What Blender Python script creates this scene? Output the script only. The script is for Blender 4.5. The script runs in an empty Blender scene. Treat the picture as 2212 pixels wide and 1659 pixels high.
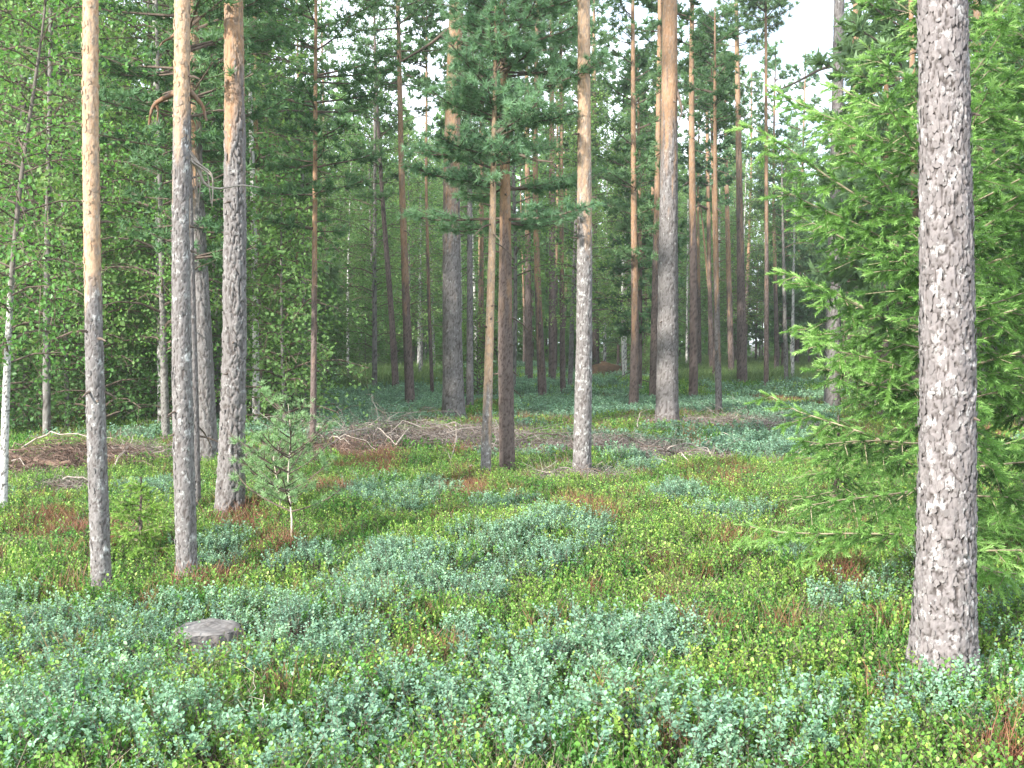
import bpy, math, random
import numpy as np
from mathutils import Vector

rng = np.random.default_rng(7)
random.seed(7)
C = bpy.context.scene.collection
sc = bpy.context.scene

# ------------------------------------------------------------------ camera
CAM_Z, FPX, CX, CY, PITCH = 1.6, 2268.0, 1106.0, 829.5, math.radians(2.26)
cam = bpy.data.cameras.new('camera')
cam.sensor_width = 36.0
cam.lens = 36.0 * FPX / 2212.0
cam.clip_end = 2000
cam.clip_start = 0.05
camo = bpy.data.objects.new('camera', cam)
C.objects.link(camo)
camo.location = (0, 0, CAM_Z)
camo.rotation_euler = (math.radians(90) - PITCH, 0, 0)
sc.camera = camo

# ------------------------------------------------------------------ sky and sun
SUN_DIR = Vector((-0.66, -0.75, 0.0)).normalized()
SUN_EL = math.radians(25)
w = bpy.data.worlds.new('World')
sc.world = w
w.use_nodes = True
nt = w.node_tree
nt.nodes.clear()
out = nt.nodes.new('ShaderNodeOutputWorld')
bg = nt.nodes.new('ShaderNodeBackground')
sky = nt.nodes.new('ShaderNodeTexSky')
sky.sky_type = 'NISHITA'
sky.sun_disc = False
sky.sun_elevation = SUN_EL
sky.sun_rotation = math.atan2(SUN_DIR.x, SUN_DIR.y)
tc = nt.nodes.new('ShaderNodeTexCoord')
mp = nt.nodes.new('ShaderNodeMapping')
mp.inputs['Scale'].default_value = (1.0, 1.0, 2.2)
cn = nt.nodes.new('ShaderNodeTexNoise')
cn.inputs['Scale'].default_value = 3.0
cn.inputs['Detail'].default_value = 6
cr = nt.nodes.new('ShaderNodeMapRange')
cr.inputs['From Min'].default_value = 0.30
cr.inputs['From Max'].default_value = 0.52
mixc = nt.nodes.new('ShaderNodeMix')
mixc.data_type = 'RGBA'
mixc.inputs['B'].default_value = (8.1, 8.9, 10.2, 1)
nt.links.new(tc.outputs['Generated'], mp.inputs['Vector'])
nt.links.new(mp.outputs['Vector'], cn.inputs['Vector'])
nt.links.new(cn.outputs['Fac'], cr.inputs['Value'])
nt.links.new(cr.outputs['Result'], mixc.inputs['Factor'])
nt.links.new(sky.outputs['Color'], mixc.inputs['A'])
nt.links.new(mixc.outputs['Result'], bg.inputs['Color'])
bg.inputs['Strength'].default_value = 0.13
nt.links.new(bg.outputs['Background'], out.inputs['Surface'])

sun = bpy.data.lights.new('sun', 'SUN')
sun.energy = 4.6
sun.angle = math.radians(2.0)
sun.color = (1.0, 0.96, 0.90)
suno = bpy.data.objects.new('sun', sun)
C.objects.link(suno)
to_sun = Vector((SUN_DIR.x * math.cos(SUN_EL), SUN_DIR.y * math.cos(SUN_EL), math.sin(SUN_EL)))
suno.rotation_euler = to_sun.to_track_quat('Z', 'Y').to_euler()

sc.view_settings.view_transform = 'Standard'
sc.view_settings.look = 'None'
sc.view_settings.gamma = 1.0
sc.view_settings.exposure = 1.36
sc.view_settings.use_curve_mapping = False
sc.render.engine = 'CYCLES'
sc.cycles.max_bounces = 6
sc.cycles.diffuse_bounces = 4
sc.cycles.glossy_bounces = 2
sc.cycles.transmission_bounces = 4

# ------------------------------------------------------------------ noise helpers (numpy)
_T = np.random.default_rng(11).random((8, 8192))


def vnoise(x, y, ch=0):
    xi, yi = np.floor(x).astype(np.int64), np.floor(y).astype(np.int64)
    fx, fy = x - xi, y - yi
    fx, fy = fx * fx * (3 - 2 * fx), fy * fy * (3 - 2 * fy)
    h = lambda a, b: _T[ch][(a * 7919 + b * 10473) & 8191]
    return (h(xi, yi) * (1 - fx) + h(xi + 1, yi) * fx) * (1 - fy) + (h(xi, yi + 1) * (1 - fx) + h(xi + 1, yi + 1) * fx) * fy


def fbm(x, y, ch=0, oct=4):
    s, a, t = 0, 1.0, 0
    for o in range(oct):
        s = s + a * vnoise(x * 2 ** o + 17 * o, y * 2 ** o + 31 * o, (ch + o) % 8)
        t += a
        a *= .5
    return s / t


def worley(u, v, pu):
    iu, iv = np.floor(u).astype(np.int64), np.floor(v).astype(np.int64)
    d1 = np.full(u.shape, 9.0)
    d2 = np.full(u.shape, 9.0)
    cid = np.zeros(u.shape)
    for a in (-1, 0, 1):
        for b in (-1, 0, 1):
            cu, cv = iu + a, iv + b
            k = ((cu % pu) * 7919 + cv * 10473) & 8191
            du = cu + _T[0][k] - u
            dv = cv + _T[1][k] - v
            d = np.sqrt(du * du + dv * dv)
            new = d < d1
            d2 = np.where(new, d1, np.minimum(d2, d))
            cid = np.where(new, _T[2][k], cid)
            d1 = np.where(new, d, d1)
    return d1, d2, cid


def sstep(a, b, x):
    t = np.clip((x - a) / (b - a), 0, 1)
    return t * t * (3 - 2 * t)


def ground_z(x, y):
    x, y = np.asarray(x, float), np.asarray(y, float)
    z = 0.16 * (fbm(x * .35 + 40, y * .35 + 9, 3, 2) - .5) + 0.5 * (fbm(x * .07 + 11, y * .07 + 5, 5, 2) - .5) * sstep(9, 30, y)
    z = z + 0.13 * (vnoise(x * 1.5, y * 1.5, 2) - .5) + 0.05 * (vnoise(x * 4.1, y * 4.1, 6) - .5)
    return z


# ------------------------------------------------------------------ pixel <-> world (pixels of a 2212 x 1659 view)
def ray(px, py):
    xr, yu = (px - CX) / FPX, -(py - CY) / FPX
    return np.array([xr, math.cos(PITCH) + yu * math.sin(PITCH), -math.sin(PITCH) + yu * math.cos(PITCH)])


def P(px, py, depth):
    d = ray(px, py)
    return np.array([0, 0, CAM_Z]) + d * (depth / d[1])


def G(px, py):
    d = ray(px, py)
    z = 0.0
    for _ in range(12):
        t = (z - CAM_Z) / d[2]
        p = d * t
        z = float(ground_z(p[0], p[1]))
    return np.array([p[0], p[1], z])


def GB(px, py, h=.10):
    """foot of something whose lowest h metres are hidden by plants"""
    d = ray(px, py)
    z = 0.0
    for _ in range(12):
        p = d * ((z + h - CAM_Z) / d[2])
        z = float(ground_z(p[0], p[1]))
    return np.array([p[0], p[1], z])


def pix(x, y, z):
    zz = z - CAM_Z
    f = y * math.cos(PITCH) - zz * math.sin(PITCH)
    u = y * math.sin(PITCH) + zz * math.cos(PITCH)
    return CX + FPX * x / f, CY - FPX * u / f


# ------------------------------------------------------------------ mesh helpers
class Geo:
    def __init__(s):
        s.V, s.F, s.M, s.A, s.n = [], {3: [], 4: []}, {3: [], 4: []}, {}, 0

    def add(s, V, F, mat=0, **attrs):
        V = np.asarray(V, np.float32).reshape(-1, 3)
        F = np.asarray(F, np.int64)
        if not len(V):
            return
        k = F.shape[1]
        s.V.append(V)
        s.F[k].append(F + s.n)
        s.M[k].append(np.full(len(F), mat, np.int32))
        for a in attrs:
            s.A.setdefault(a, []).append((s.n, np.broadcast_to(np.asarray(attrs[a], np.float32), (len(V),))))
        s.n += len(V)

    def mesh(s, name, mats, smooth=False):
        me = bpy.data.meshes.new(name)
        V = np.concatenate(s.V)
        me.vertices.add(len(V))
        me.vertices.foreach_set('co', V.ravel())
        t = np.concatenate(s.F[3]) if s.F[3] else np.zeros((0, 3), np.int64)
        q = np.concatenate(s.F[4]) if s.F[4] else np.zeros((0, 4), np.int64)
        loops = np.concatenate([t.ravel(), q.ravel()])
        me.loops.add(len(loops))
        me.loops.foreach_set('vertex_index', loops.astype(np.int32))
        npoly = len(t) + len(q)
        me.polygons.add(npoly)
        st = np.concatenate([np.arange(len(t)) * 3, len(t) * 3 + np.arange(len(q)) * 4]).astype(np.int32)
        me.polygons.foreach_set('loop_start', st)
        me.polygons.foreach_set('loop_total', np.concatenate([np.full(len(t), 3), np.full(len(q), 4)]).astype(np.int32))
        mi = np.concatenate((s.M[3] or []) + (s.M[4] or []))
        me.polygons.foreach_set('material_index', mi.astype(np.int32))
        me.polygons.foreach_set('use_smooth', np.full(npoly, smooth, bool))
        for a, rows in s.A.items():
            arr = np.zeros(len(V), np.float32)
            for st_, v in rows:
                arr[st_:st_ + len(v)] = v
            at = me.attributes.new(a, 'FLOAT', 'POINT')
            at.data.foreach_set('value', arr)
        for m in mats:
            me.materials.append(m)
        me.update(calc_edges=True)
        return me


def nrm(v):
    return v / np.maximum(np.linalg.norm(v, axis=-1, keepdims=True), 1e-9)


def tubes(Pp, R, s=4):
    """Pp (N,k,3), R (N,k) -> vertices, quads."""
    Pp = np.asarray(Pp, float)
    N, k, _ = Pp.shape
    T = nrm(np.gradient(Pp, axis=1))
    ref = np.where(np.abs(T[..., 2:3]) < .9, np.array([0, 0, 1.0]), np.array([1.0, 0, 0]))
    A = nrm(np.cross(T, ref))
    B = np.cross(T, A)
    th = np.arange(s) / s * 2 * math.pi
    ring = Pp[:, :, None] + np.asarray(R)[:, :, None, None] * (np.cos(th)[None, None, :, None] * A[:, :, None] + np.sin(th)[None, None, :, None] * B[:, :, None])
    V = ring.reshape(-1, 3)
    n, i, j = np.meshgrid(np.arange(N), np.arange(k - 1), np.arange(s), indexing='ij')
    a = (n * k + i) * s + j
    b = (n * k + i) * s + (j + 1) % s
    F = np.stack([a, b, b + s, a + s], -1).reshape(-1, 4)
    return V, F


def basis(d, roll=None):
    """rotation matrices whose third column is d."""
    d = nrm(np.asarray(d, float))
    ref = np.where(np.abs(d[:, 2:3]) < .95, np.array([0, 0, 1.0]), np.array([1.0, 0, 0]))
    a = nrm(np.cross(ref, d))
    b = np.cross(d, a)
    if roll is not None:
        c, s = np.cos(roll)[:, None], np.sin(roll)[:, None]
        a, b = a * c + b * s, b * c - a * s
    return np.stack([a, b, d], -1)


def stamp(geo, pv, pf, pos, mats3, scale, mat=0, var=None, pvar=None, **kw):
    """Write a copy of the little shape (pv, pf) at each position into geo."""
    N, n = len(pos), len(pv)
    if N == 0:
        return
    sc_ = np.broadcast_to(np.asarray(scale, float), (N,))
    V = np.einsum('nij,pj->npi', mats3, pv) * sc_[:, None, None] + pos[:, None]
    F = (pf[None] + (np.arange(N) * n)[:, None, None]).reshape(-1, pf.shape[1])
    v = np.repeat(np.asarray(var if var is not None else rng.random(N)), n).reshape(N, n)
    if pvar is not None:
        v = v + np.asarray(pvar)[None]
    geo.add(V.reshape(-1, 3), F, mat, var=np.clip(v, 0, 1).ravel(), **kw)


def obj(name, me, parent=None, loc=None, kind=None, label=None, cat=None, group=None):
    o = bpy.data.objects.new(name, me)
    C.objects.link(o)
    if parent is not None:
        o.parent = parent
    if loc is not None:
        o.location = loc
    for k, v in (('kind', kind), ('label', label), ('category', cat), ('group', group)):
        if v:
            o[k] = v
    return o


def copy_tree(root, loc, rz, scl, label=None):
    r = root.copy()
    C.objects.link(r)
    r.location = loc
    r.rotation_euler = (0, 0, rz)
    r.scale = scl if hasattr(scl, '__len__') else (scl,) * 3
    if label:
        r['label'] = label
    for ch in root.children:
        c = ch.copy()
        C.objects.link(c)
        c.parent = r
    return r


# ------------------------------------------------------------------ materials
def new_mat(name):
    m = bpy.data.materials.new(name)
    m.use_nodes = True
    m.node_tree.nodes.clear()
    return m, m.node_tree


def N_(nt, t, **kw):
    n = nt.nodes.new(t)
    for k, v in kw.items():
        setattr(n, k, v)
    return n


def ramp(nt, fac, stops):
    r = N_(nt, 'ShaderNodeValToRGB')
    els = r.color_ramp.elements
    while len(els) < len(stops):
        els.new(0.5)
    for e, (p, c) in zip(els, stops):
        e.position = p
        e.color = (*c, 1)
    nt.links.new(fac, r.inputs['Fac'])
    return r.outputs['Color']


def attr(nt, name):
    a = N_(nt, 'ShaderNodeAttribute')
    a.attribute_name = name
    return a.outputs['Fac']


def mixrgb(nt, fac, a, b, mode='MIX'):
    m = N_(nt, 'ShaderNodeMix', data_type='RGBA', blend_type=mode)
    for key, v in (('Factor', fac), ('A', a), ('B', b)):
        if isinstance(v, (float, int)):
            m.inputs[key].default_value = v
        elif isinstance(v, tuple):
            m.inputs[key].default_value = (*v, 1)
        else:
            nt.links.new(v, m.inputs[key])
    return m.outputs['Result']


def math_(nt, op, a, b=None, c=None):
    m = N_(nt, 'ShaderNodeMath', operation=op)
    for i, v in enumerate((a, b, c)):
        if v is None:
            continue
        if isinstance(v, (float, int)):
            m.inputs[i].default_value = v
        else:
            nt.links.new(v, m.inputs[i])
    return m.outputs[0]


def noise(nt, scale, detail=4, vec=None, rough=.55):
    n = N_(nt, 'ShaderNodeTexNoise')
    n.inputs['Scale'].default_value = scale
    n.inputs['Detail'].default_value = detail
    n.inputs['Roughness'].default_value = rough
    if vec is not None:
        nt.links.new(vec, n.inputs['Vector'])
    return n.outputs['Fac']


def leaf_mat(name, stops, transl=.3, rough=.55, spec=.25, tint=None, objrand=.35):
    """Foliage: colour from the leaf's own random value, part of the light passes through."""
    m, nt = new_mat(name)
    col = ramp(nt, attr(nt, 'var'), stops)
    if objrand:
        oi = N_(nt, 'ShaderNodeObjectInfo')
        hs = N_(nt, 'ShaderNodeHueSaturation')
        nt.links.new(math_(nt, 'MULTIPLY_ADD', oi.outputs['Random'], objrand, 1 - objrand / 2), hs.inputs['Value'])
        nt.links.new(math_(nt, 'MULTIPLY_ADD', oi.outputs['Random'], -.12 * objrand, .5 + .06 * objrand), hs.inputs['Hue'])
        nt.links.new(col, hs.inputs['Color'])
        col = hs.outputs['Color']
    p = N_(nt, 'ShaderNodeBsdfPrincipled')
    p.inputs['Roughness'].default_value = rough
    p.inputs['Specular IOR Level'].default_value = spec
    nt.links.new(col, p.inputs['Base Color'])
    t = N_(nt, 'ShaderNodeBsdfTranslucent')
    nt.links.new(mixrgb(nt, 1.0, col, (1.25, 1.25, .7), 'MULTIPLY'), t.inputs['Color'])
    mx = N_(nt, 'ShaderNodeMixShader')
    mx.inputs[0].default_value = transl
    nt.links.new(p.outputs[0], mx.inputs[1])
    nt.links.new(t.outputs[0], mx.inputs[2])
    o = N_(nt, 'ShaderNodeOutputMaterial')
    nt.links.new(mx.outputs[0], o.inputs[0])
    return m


def plain_mat(name, stops, scale=30, rough=.85, bump=.4, use_attr=None):
    m, nt = new_mat(name)
    tcn = N_(nt, 'ShaderNodeTexCoord')
    n = noise(nt, scale, 5, tcn.outputs['Object'])
    f = n if use_attr is None else math_(nt, 'MULTIPLY_ADD', n, .5, math_(nt, 'MULTIPLY_ADD', attr(nt, use_attr), .8, -.15))
    col = ramp(nt, f, stops)
    p = N_(nt, 'ShaderNodeBsdfPrincipled')
    p.inputs['Roughness'].default_value = rough
    p.inputs['Specular IOR Level'].default_value = .2
    nt.links.new(col, p.inputs['Base Color'])
    if bump:
        b = N_(nt, 'ShaderNodeBump')
        b.inputs['Strength'].default_value = bump
        b.inputs['Distance'].default_value = .01
        nt.links.new(n, b.inputs['Height'])
        nt.links.new(b.outputs[0], p.inputs['Normal'])
    o = N_(nt, 'ShaderNodeOutputMaterial')
    nt.links.new(p.outputs[0], o.inputs[0])
    return m


def bark_mat(name, crev, plate, plate2, lichen, lich_amt, orange_a=(.23, .125, .065), orange_b=(.42, .275, .17)):
    """crev: 0 in the cracks .. 1 on the plates; cell: a random value per plate; orange: how far the thin upper bark has taken over."""
    m, nt = new_mat(name)
    tcn = N_(nt, 'ShaderNodeTexCoord')
    mpn = N_(nt, 'ShaderNodeMapping')
    mpn.inputs['Scale'].default_value = (1, 1, .35)
    nt.links.new(tcn.outputs['Object'], mpn.inputs['Vector'])
    n1 = noise(nt, 55, 5, mpn.outputs['Vector'], .7)
    n2 = noise(nt, 16, 5, tcn.outputs['Object'], .65)
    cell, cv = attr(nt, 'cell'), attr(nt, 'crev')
    base = mixrgb(nt, cell, plate, plate2)
    base = mixrgb(nt, math_(nt, 'MULTIPLY', n1, .9), base, tuple(c * .55 for c in plate))
    lm = N_(nt, 'ShaderNodeMapRange')
    lm.inputs['From Min'].default_value = .62 - lich_amt * .25
    lm.inputs['From Max'].default_value = .72 - lich_amt * .25
    nt.links.new(math_(nt, 'MULTIPLY_ADD', n2, .65, math_(nt, 'MULTIPLY', n1, .35)), lm.inputs['Value'])
    base = mixrgb(nt, math_(nt, 'MULTIPLY', lm.outputs['Result'], .85), base, lichen)
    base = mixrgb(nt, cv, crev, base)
    oc = mixrgb(nt, math_(nt, 'MULTIPLY_ADD', cell, .6, math_(nt, 'MULTIPLY', n2, .5)), orange_a, orange_b)
    oc = mixrgb(nt, math_(nt, 'MULTIPLY', lm.outputs['Result'], .55), oc, (.40, .37, .32))
    n3 = noise(nt, 38, 3, mpn.outputs['Vector'], .6)
    gt = N_(nt, 'ShaderNodeMapRange')
    gt.inputs['From Min'].default_value = .66
    gt.inputs['From Max'].default_value = .74
    nt.links.new(math_(nt, 'MULTIPLY_ADD', n3, .8, math_(nt, 'MULTIPLY', cell, .45)), gt.inputs['Value'])
    oc = mixrgb(nt, math_(nt, 'MULTIPLY', gt.outputs['Result'], .6), oc, (.20, .165, .135))
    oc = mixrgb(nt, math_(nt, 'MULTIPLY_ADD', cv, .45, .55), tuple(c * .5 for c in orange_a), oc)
    col = mixrgb(nt, attr(nt, 'orange'), base, oc)
    p = N_(nt, 'ShaderNodeBsdfPrincipled')
    p.inputs['Roughness'].default_value = .85
    p.inputs['Specular IOR Level'].default_value = .2
    nt.links.new(col, p.inputs['Base Color'])
    b = N_(nt, 'ShaderNodeBump')
    b.inputs['Strength'].default_value = .6
    b.inputs['Distance'].default_value = .008
    nt.links.new(n1, b.inputs['Height'])
    nt.links.new(b.outputs[0], p.inputs['Normal'])
    o = N_(nt, 'ShaderNodeOutputMaterial')
    nt.links.new(p.outputs[0], o.inputs[0])
    return m


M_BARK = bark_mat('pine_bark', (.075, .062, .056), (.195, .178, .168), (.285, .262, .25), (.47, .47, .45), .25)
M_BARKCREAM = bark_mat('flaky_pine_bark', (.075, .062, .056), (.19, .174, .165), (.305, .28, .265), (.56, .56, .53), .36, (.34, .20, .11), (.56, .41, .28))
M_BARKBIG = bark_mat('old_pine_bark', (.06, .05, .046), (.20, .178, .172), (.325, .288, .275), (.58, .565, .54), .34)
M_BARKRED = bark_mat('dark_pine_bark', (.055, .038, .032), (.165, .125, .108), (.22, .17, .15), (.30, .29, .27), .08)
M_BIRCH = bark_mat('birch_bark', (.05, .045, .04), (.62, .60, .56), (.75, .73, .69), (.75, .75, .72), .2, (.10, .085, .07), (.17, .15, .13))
M_BIRCHSHADE = bark_mat('shaded_birch_bark', (.05, .04, .035), (.20, .185, .165), (.33, .31, .28), (.5, .5, .47), .2)  # darker copy of the birch bark, shade of the wood put into its colour
M_LIMB = plain_mat('limb_bark', [(.3, (.075, .055, .042)), (.7, (.17, .13, .10))])
M_DEADWOOD = plain_mat('dead_wood', [(.25, (.20, .16, .13)), (.75, (.46, .40, .34))], 20)
M_PALEWOOD = plain_mat('pale_dead_wood', [(.25, (.38, .32, .25)), (.75, (.62, .55, .45))], 20)
M_TWIG = plain_mat('dry_twigs', [(.2, (.10, .07, .055)), (.55, (.20, .168, .145)), (.85, (.35, .30, .265))], 6, use_attr='var', bump=0)
M_RUSTTWIG = plain_mat('rusty_twigs', [(.2, (.085, .052, .04)), (.55, (.18, .115, .085)), (.85, (.30, .215, .17))], 6, use_attr='var', bump=0)
M_NEEDLE = leaf_mat('pine_needles', [(0, (.055, .11, .052)), (.55, (.12, .22, .10)), (1, (.21, .34, .17))], .4)
M_NEEDLEB = leaf_mat('blue_pine_needles', [(0, (.075, .15, .085)), (.5, (.155, .285, .16)), (1, (.27, .43, .26))], .42, objrand=0)
M_NEEDLEY = leaf_mat('sapling_needles', [(0, (.10, .18, .08)), (.5, (.20, .33, .15)), (1, (.32, .46, .24))], .3, objrand=0)
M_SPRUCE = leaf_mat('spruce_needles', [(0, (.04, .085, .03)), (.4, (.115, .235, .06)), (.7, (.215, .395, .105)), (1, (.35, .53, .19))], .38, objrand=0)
M_SPRUCEY = leaf_mat('young_spruce_needles', [(0, (.08, .15, .03)), (.4, (.165, .30, .055)), (.7, (.25, .41, .09)), (1, (.36, .52, .16))], .4, objrand=0)
M_BIRCHLEAF = leaf_mat('birch_leaves', [(0, (.10, .20, .045)), (.6, (.20, .38, .09)), (1, (.34, .54, .19))], .5, .4, .4)
M_FARLEAF = leaf_mat('woodland_leaves', [(0, (.08, .155, .052)), (.6, (.16, .30, .10)), (1, (.26, .41, .17))], .5)
M_MEADOW = leaf_mat('meadow_grass', [(0, (.12, .20, .06)), (1, (.25, .36, .13))], .4)
M_BILB = leaf_mat('bog_bilberry_leaves', [(0, (.10, .18, .105)), (.45, (.19, .335, .22)), (.85, (.25, .41, .275)), (1, (.30, .46, .27))], .24, .75, .1)
M_LING = leaf_mat('lingonberry_leaves', [(0, (.045, .112, .022)), (.45, (.115, .255, .042)), (.8, (.23, .425, .075)), (1, (.38, .56, .15))], .35, .5, .3, objrand=.55)
M_RED = leaf_mat('rusty_shoots', [(0, (.10, .05, .028)), (.6, (.24, .11, .06)), (1, (.34, .21, .10))], .2, objrand=.3)
M_DRY = leaf_mat('dry_stems', [(0, (.16, .12, .085)), (1, (.38, .31, .24))], .2)
M_YELLOW = leaf_mat('yellow_leaves', [(0, (.55, .42, .05)), (1, (.65, .50, .08))], .3)

# ------------------------------------------------------------------ ground
gm, nt = new_mat('forest_floor')
tcn = N_(nt, 'ShaderNodeTexCoord')
n1 = noise(nt, .6, 6, tcn.outputs['Object'])
n2 = noise(nt, 9, 6, tcn.outputs['Object'])
c1 = ramp(nt, math_(nt, 'MULTIPLY_ADD', n1, .5, math_(nt, 'MULTIPLY', n2, .5)), [(.3, (.022, .018, .011)), (.5, (.045, .045, .02)), (.7, (.075, .085, .035))])
p = N_(nt, 'ShaderNodeBsdfPrincipled')
p.inputs['Roughness'].default_value = .95
p.inputs['Specular IOR Level'].default_value = .1
nt.links.new(c1, p.inputs['Base Color'])
b = N_(nt, 'ShaderNodeBump')
b.inputs['Distance'].default_value = .05
nt.links.new(n2, b.inputs['Height'])
nt.links.new(b.outputs[0], p.inputs['Normal'])
o = N_(nt, 'ShaderNodeOutputMaterial')
nt.links.new(p.outputs[0], o.inputs[0])

g = Geo()
xs = np.unique(np.concatenate([np.linspace(-1, 1, 121) ** 3 * 500, np.linspace(-12, 12, 161)]))
ys = np.unique(np.concatenate([np.linspace(-60, 1, 40), np.linspace(1, 16, 100), np.linspace(16, 40, 70), 40 + np.linspace(0, 1, 60) ** 2 * 700]))
X, Y = np.meshgrid(xs, ys)
Z = ground_z(X, Y)
nx, ny = len(xs), len(ys)
i, j = np.meshgrid(np.arange(ny - 1), np.arange(nx - 1), indexing='ij')
a = i * nx + j
g.add(np.stack([X, Y, Z], -1), np.stack([a, a + 1, a + nx + 1, a + nx], -1).reshape(-1, 4))
obj('ground', g.mesh('ground', [gm], True), kind='structure')

# the gravel track across the clearing
tm = plain_mat('gravel', [(.3, (.30, .25, .22)), (.7, (.46, .40, .37))], 8)
g = Geo()
tx = np.linspace(12, 60, 60)
ty = 62 + 2.0 * np.sin(tx * .08) + .05 * tx
wd = 1.8
vv = []
for k in range(5):
    yy = ty + (k - 2) * wd / 2
    vv.append(np.stack([tx, yy, ground_z(tx, yy) + .10 - .02 * abs(k - 2)], -1))
vv = np.stack(vv)
i, j = np.meshgrid(np.arange(4), np.arange(59), indexing='ij')
a = i * 60 + j
g.add(vv, np.stack([a, a + 1, a + 61, a + 60], -1).reshape(-1, 4))
obj('gravel_path', g.mesh('gravel_path', [tm], True), kind='structure')


# ------------------------------------------------------------------ trunks
def trunk_mesh(pts, rad, px_size, mat, cell=(.05, .11), amp=.012, z_orange=None, flare=.3, zvis=None, seed=0, smooth=True, orange_w=.5, name='trunk', flakes=0):
    """pts (k,3) from the base up (local), rad (k): a bark-covered trunk with plates and cracks as real relief."""
    pts, rad = np.asarray(pts, float), np.asarray(rad, float)
    zt = pts[-1, 2]
    zvis = zt if zvis is None else min(zvis, zt)
    r0 = rad[0]
    segs = int(np.clip(2 * math.pi * r0 / px_size, 10, 110))
    rows = np.concatenate([np.linspace(-.25, zvis, int(np.clip((zvis + .25) / (px_size * 1.5), 12, 420))), np.linspace(zvis, zt, 12)[1:] if zt > zvis + .1 else []])
    cxp = np.interp(rows, pts[:, 2], pts[:, 0])
    cyp = np.interp(rows, pts[:, 2], pts[:, 1])
    rr = np.interp(rows, pts[:, 2], rad)
    th = np.arange(segs) / segs * 2 * math.pi
    TH, ZZ = np.meshgrid(th, rows)
    RR = np.repeat(rr[:, None], segs, 1)
    ph = seed * 1.7
    lob = .55 + .45 * np.sin(TH * 4 + ph) * np.sin(TH * 2.0 + ph * 2)
    RR = RR * (1 + flare * np.exp(-np.maximum(ZZ, 0) / (1.6 * r0 + .05)) * lob)
    pu = max(5, int(round(2 * math.pi * r0 / cell[0])))
    cw, sw = np.cos(TH) * r0, np.sin(TH) * r0
    wa = fbm((cw + 3) / cell[0] * .9 + seed, ZZ / cell[1] * 1.1 + sw / cell[0] * .9, 4, 3) - .5
    wb = fbm((sw + 7) / cell[0] * .9 + seed, ZZ / cell[1] * 1.1 + cw / cell[0] * .9, 6, 3) - .5
    u = TH / (2 * math.pi) * pu + wa * 1.5
    v = ZZ / cell[1] + seed * 13.1 + wb * 1.9
    d1, d2, cid = worley(u, v, pu)
    e1, e2, cid2 = worley(u * 2 + 5.3, v * 1.7 + 2.2, pu * 2)
    big = sstep(.01, .17, d2 - d1)
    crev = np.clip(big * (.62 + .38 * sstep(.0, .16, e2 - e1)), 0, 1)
    cid = np.clip(.55 * cid + .45 * cid2, 0, 1)
    if z_orange is None:
        org = np.zeros_like(TH)
    else:
        wob = (fbm(TH * r0 * 14 + 3 * seed, ZZ * 2.0, 1, 3) - .5) * 2.2
        org = sstep(-.5, .5, (ZZ - z_orange) / orange_w + wob)
    rel = amp * (crev - .6) + amp * .9 * (cid - .5) * crev + amp * .5 * (fbm(TH * r0 * 60, ZZ * 30, 6, 2) - .5)
    RR = RR + rel * (1 - .5 * org) + .02 * r0 * (fbm(TH * 2 + seed, ZZ * 1.5, 2, 2) - .5)
    V = np.stack([cxp[:, None] + RR * np.cos(TH), cyp[:, None] + RR * np.sin(TH), ZZ], -1)
    nr = len(rows)
    i, j = np.meshgrid(np.arange(nr - 1), np.arange(segs), indexing='ij')
    a, b_ = i * segs + j, i * segs + (j + 1) % segs
    g = Geo()
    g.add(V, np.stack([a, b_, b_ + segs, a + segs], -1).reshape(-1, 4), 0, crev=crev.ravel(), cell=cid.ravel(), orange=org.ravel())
    if flakes:                                   # loose scales standing a little off the bark
        fz = rng.random(flakes) * zvis
        ft = rng.random(flakes) * 2 * math.pi
        fr = np.interp(fz, pts[:, 2], rad) * (1 + flare * np.exp(-fz / (1.6 * r0 + .05)) * .5)
        nor = np.stack([np.cos(ft), np.sin(ft), 0 * ft], -1)
        pos = np.stack([np.interp(fz, pts[:, 2], pts[:, 0]), np.interp(fz, pts[:, 2], pts[:, 1]), fz], -1) + nor * (fr + amp * .55)[:, None]
        up = np.tile([0, 0, 1.0], (flakes, 1))
        side = np.cross(up, nor)
        w_, h_ = .004 + .011 * rng.random(flakes), .008 + .02 * rng.random(flakes)
        lift = (.002 + .007 * rng.random(flakes))
        pf = np.array([[0, .0, -1], [1, .25, -.4], [.7, .6, .7], [-.2, 1, 1], [-1, .5, .3], [-.8, .2, -.6]])
        VV = pos[:, None] + pf[None, :, 0:1] * side[:, None] * w_[:, None, None] + pf[None, :, 2:3] * up[:, None] * h_[:, None, None] + pf[None, :, 1:2] * nor[:, None] * lift[:, None, None]
        FF = (np.array([[0, 1, 2], [0, 2, 3], [0, 3, 4], [0, 4, 5]])[None] + (np.arange(flakes) * 6)[:, None, None]).reshape(-1, 3)
        zo = 0 * fz if z_orange is None else sstep(-.5, .5, (fz - z_orange) / orange_w)
        g.add(VV, FF, 0, crev=1.0, cell=np.repeat(rng.random(flakes), 6), orange=np.repeat(zo, 6))
    return g.mesh(name, [mat], smooth)


# ------------------------------------------------------------------ foliage shapes
def tuft_shape(n, width, seed, back=.45):
    r = np.random.default_rng(seed)
    V, F = [], []
    for k in range(n):
        az, el = k * 2.399 + r.random() * .5, .25 + 1.15 * math.sqrt(r.random())
        d = np.array([math.cos(az) * math.sin(el), math.sin(az) * math.sin(el), math.cos(el)])
        s = np.cross(d, r.normal(size=3))
        s /= np.linalg.norm(s)
        o = np.array([0, 0, -back * r.random()])
        V += [o - s * width, o + s * width, o + d * (.8 + .35 * r.random())]
        F.append([3 * k, 3 * k + 1, 3 * k + 2])
    return np.array(V), np.array(F)


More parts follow.
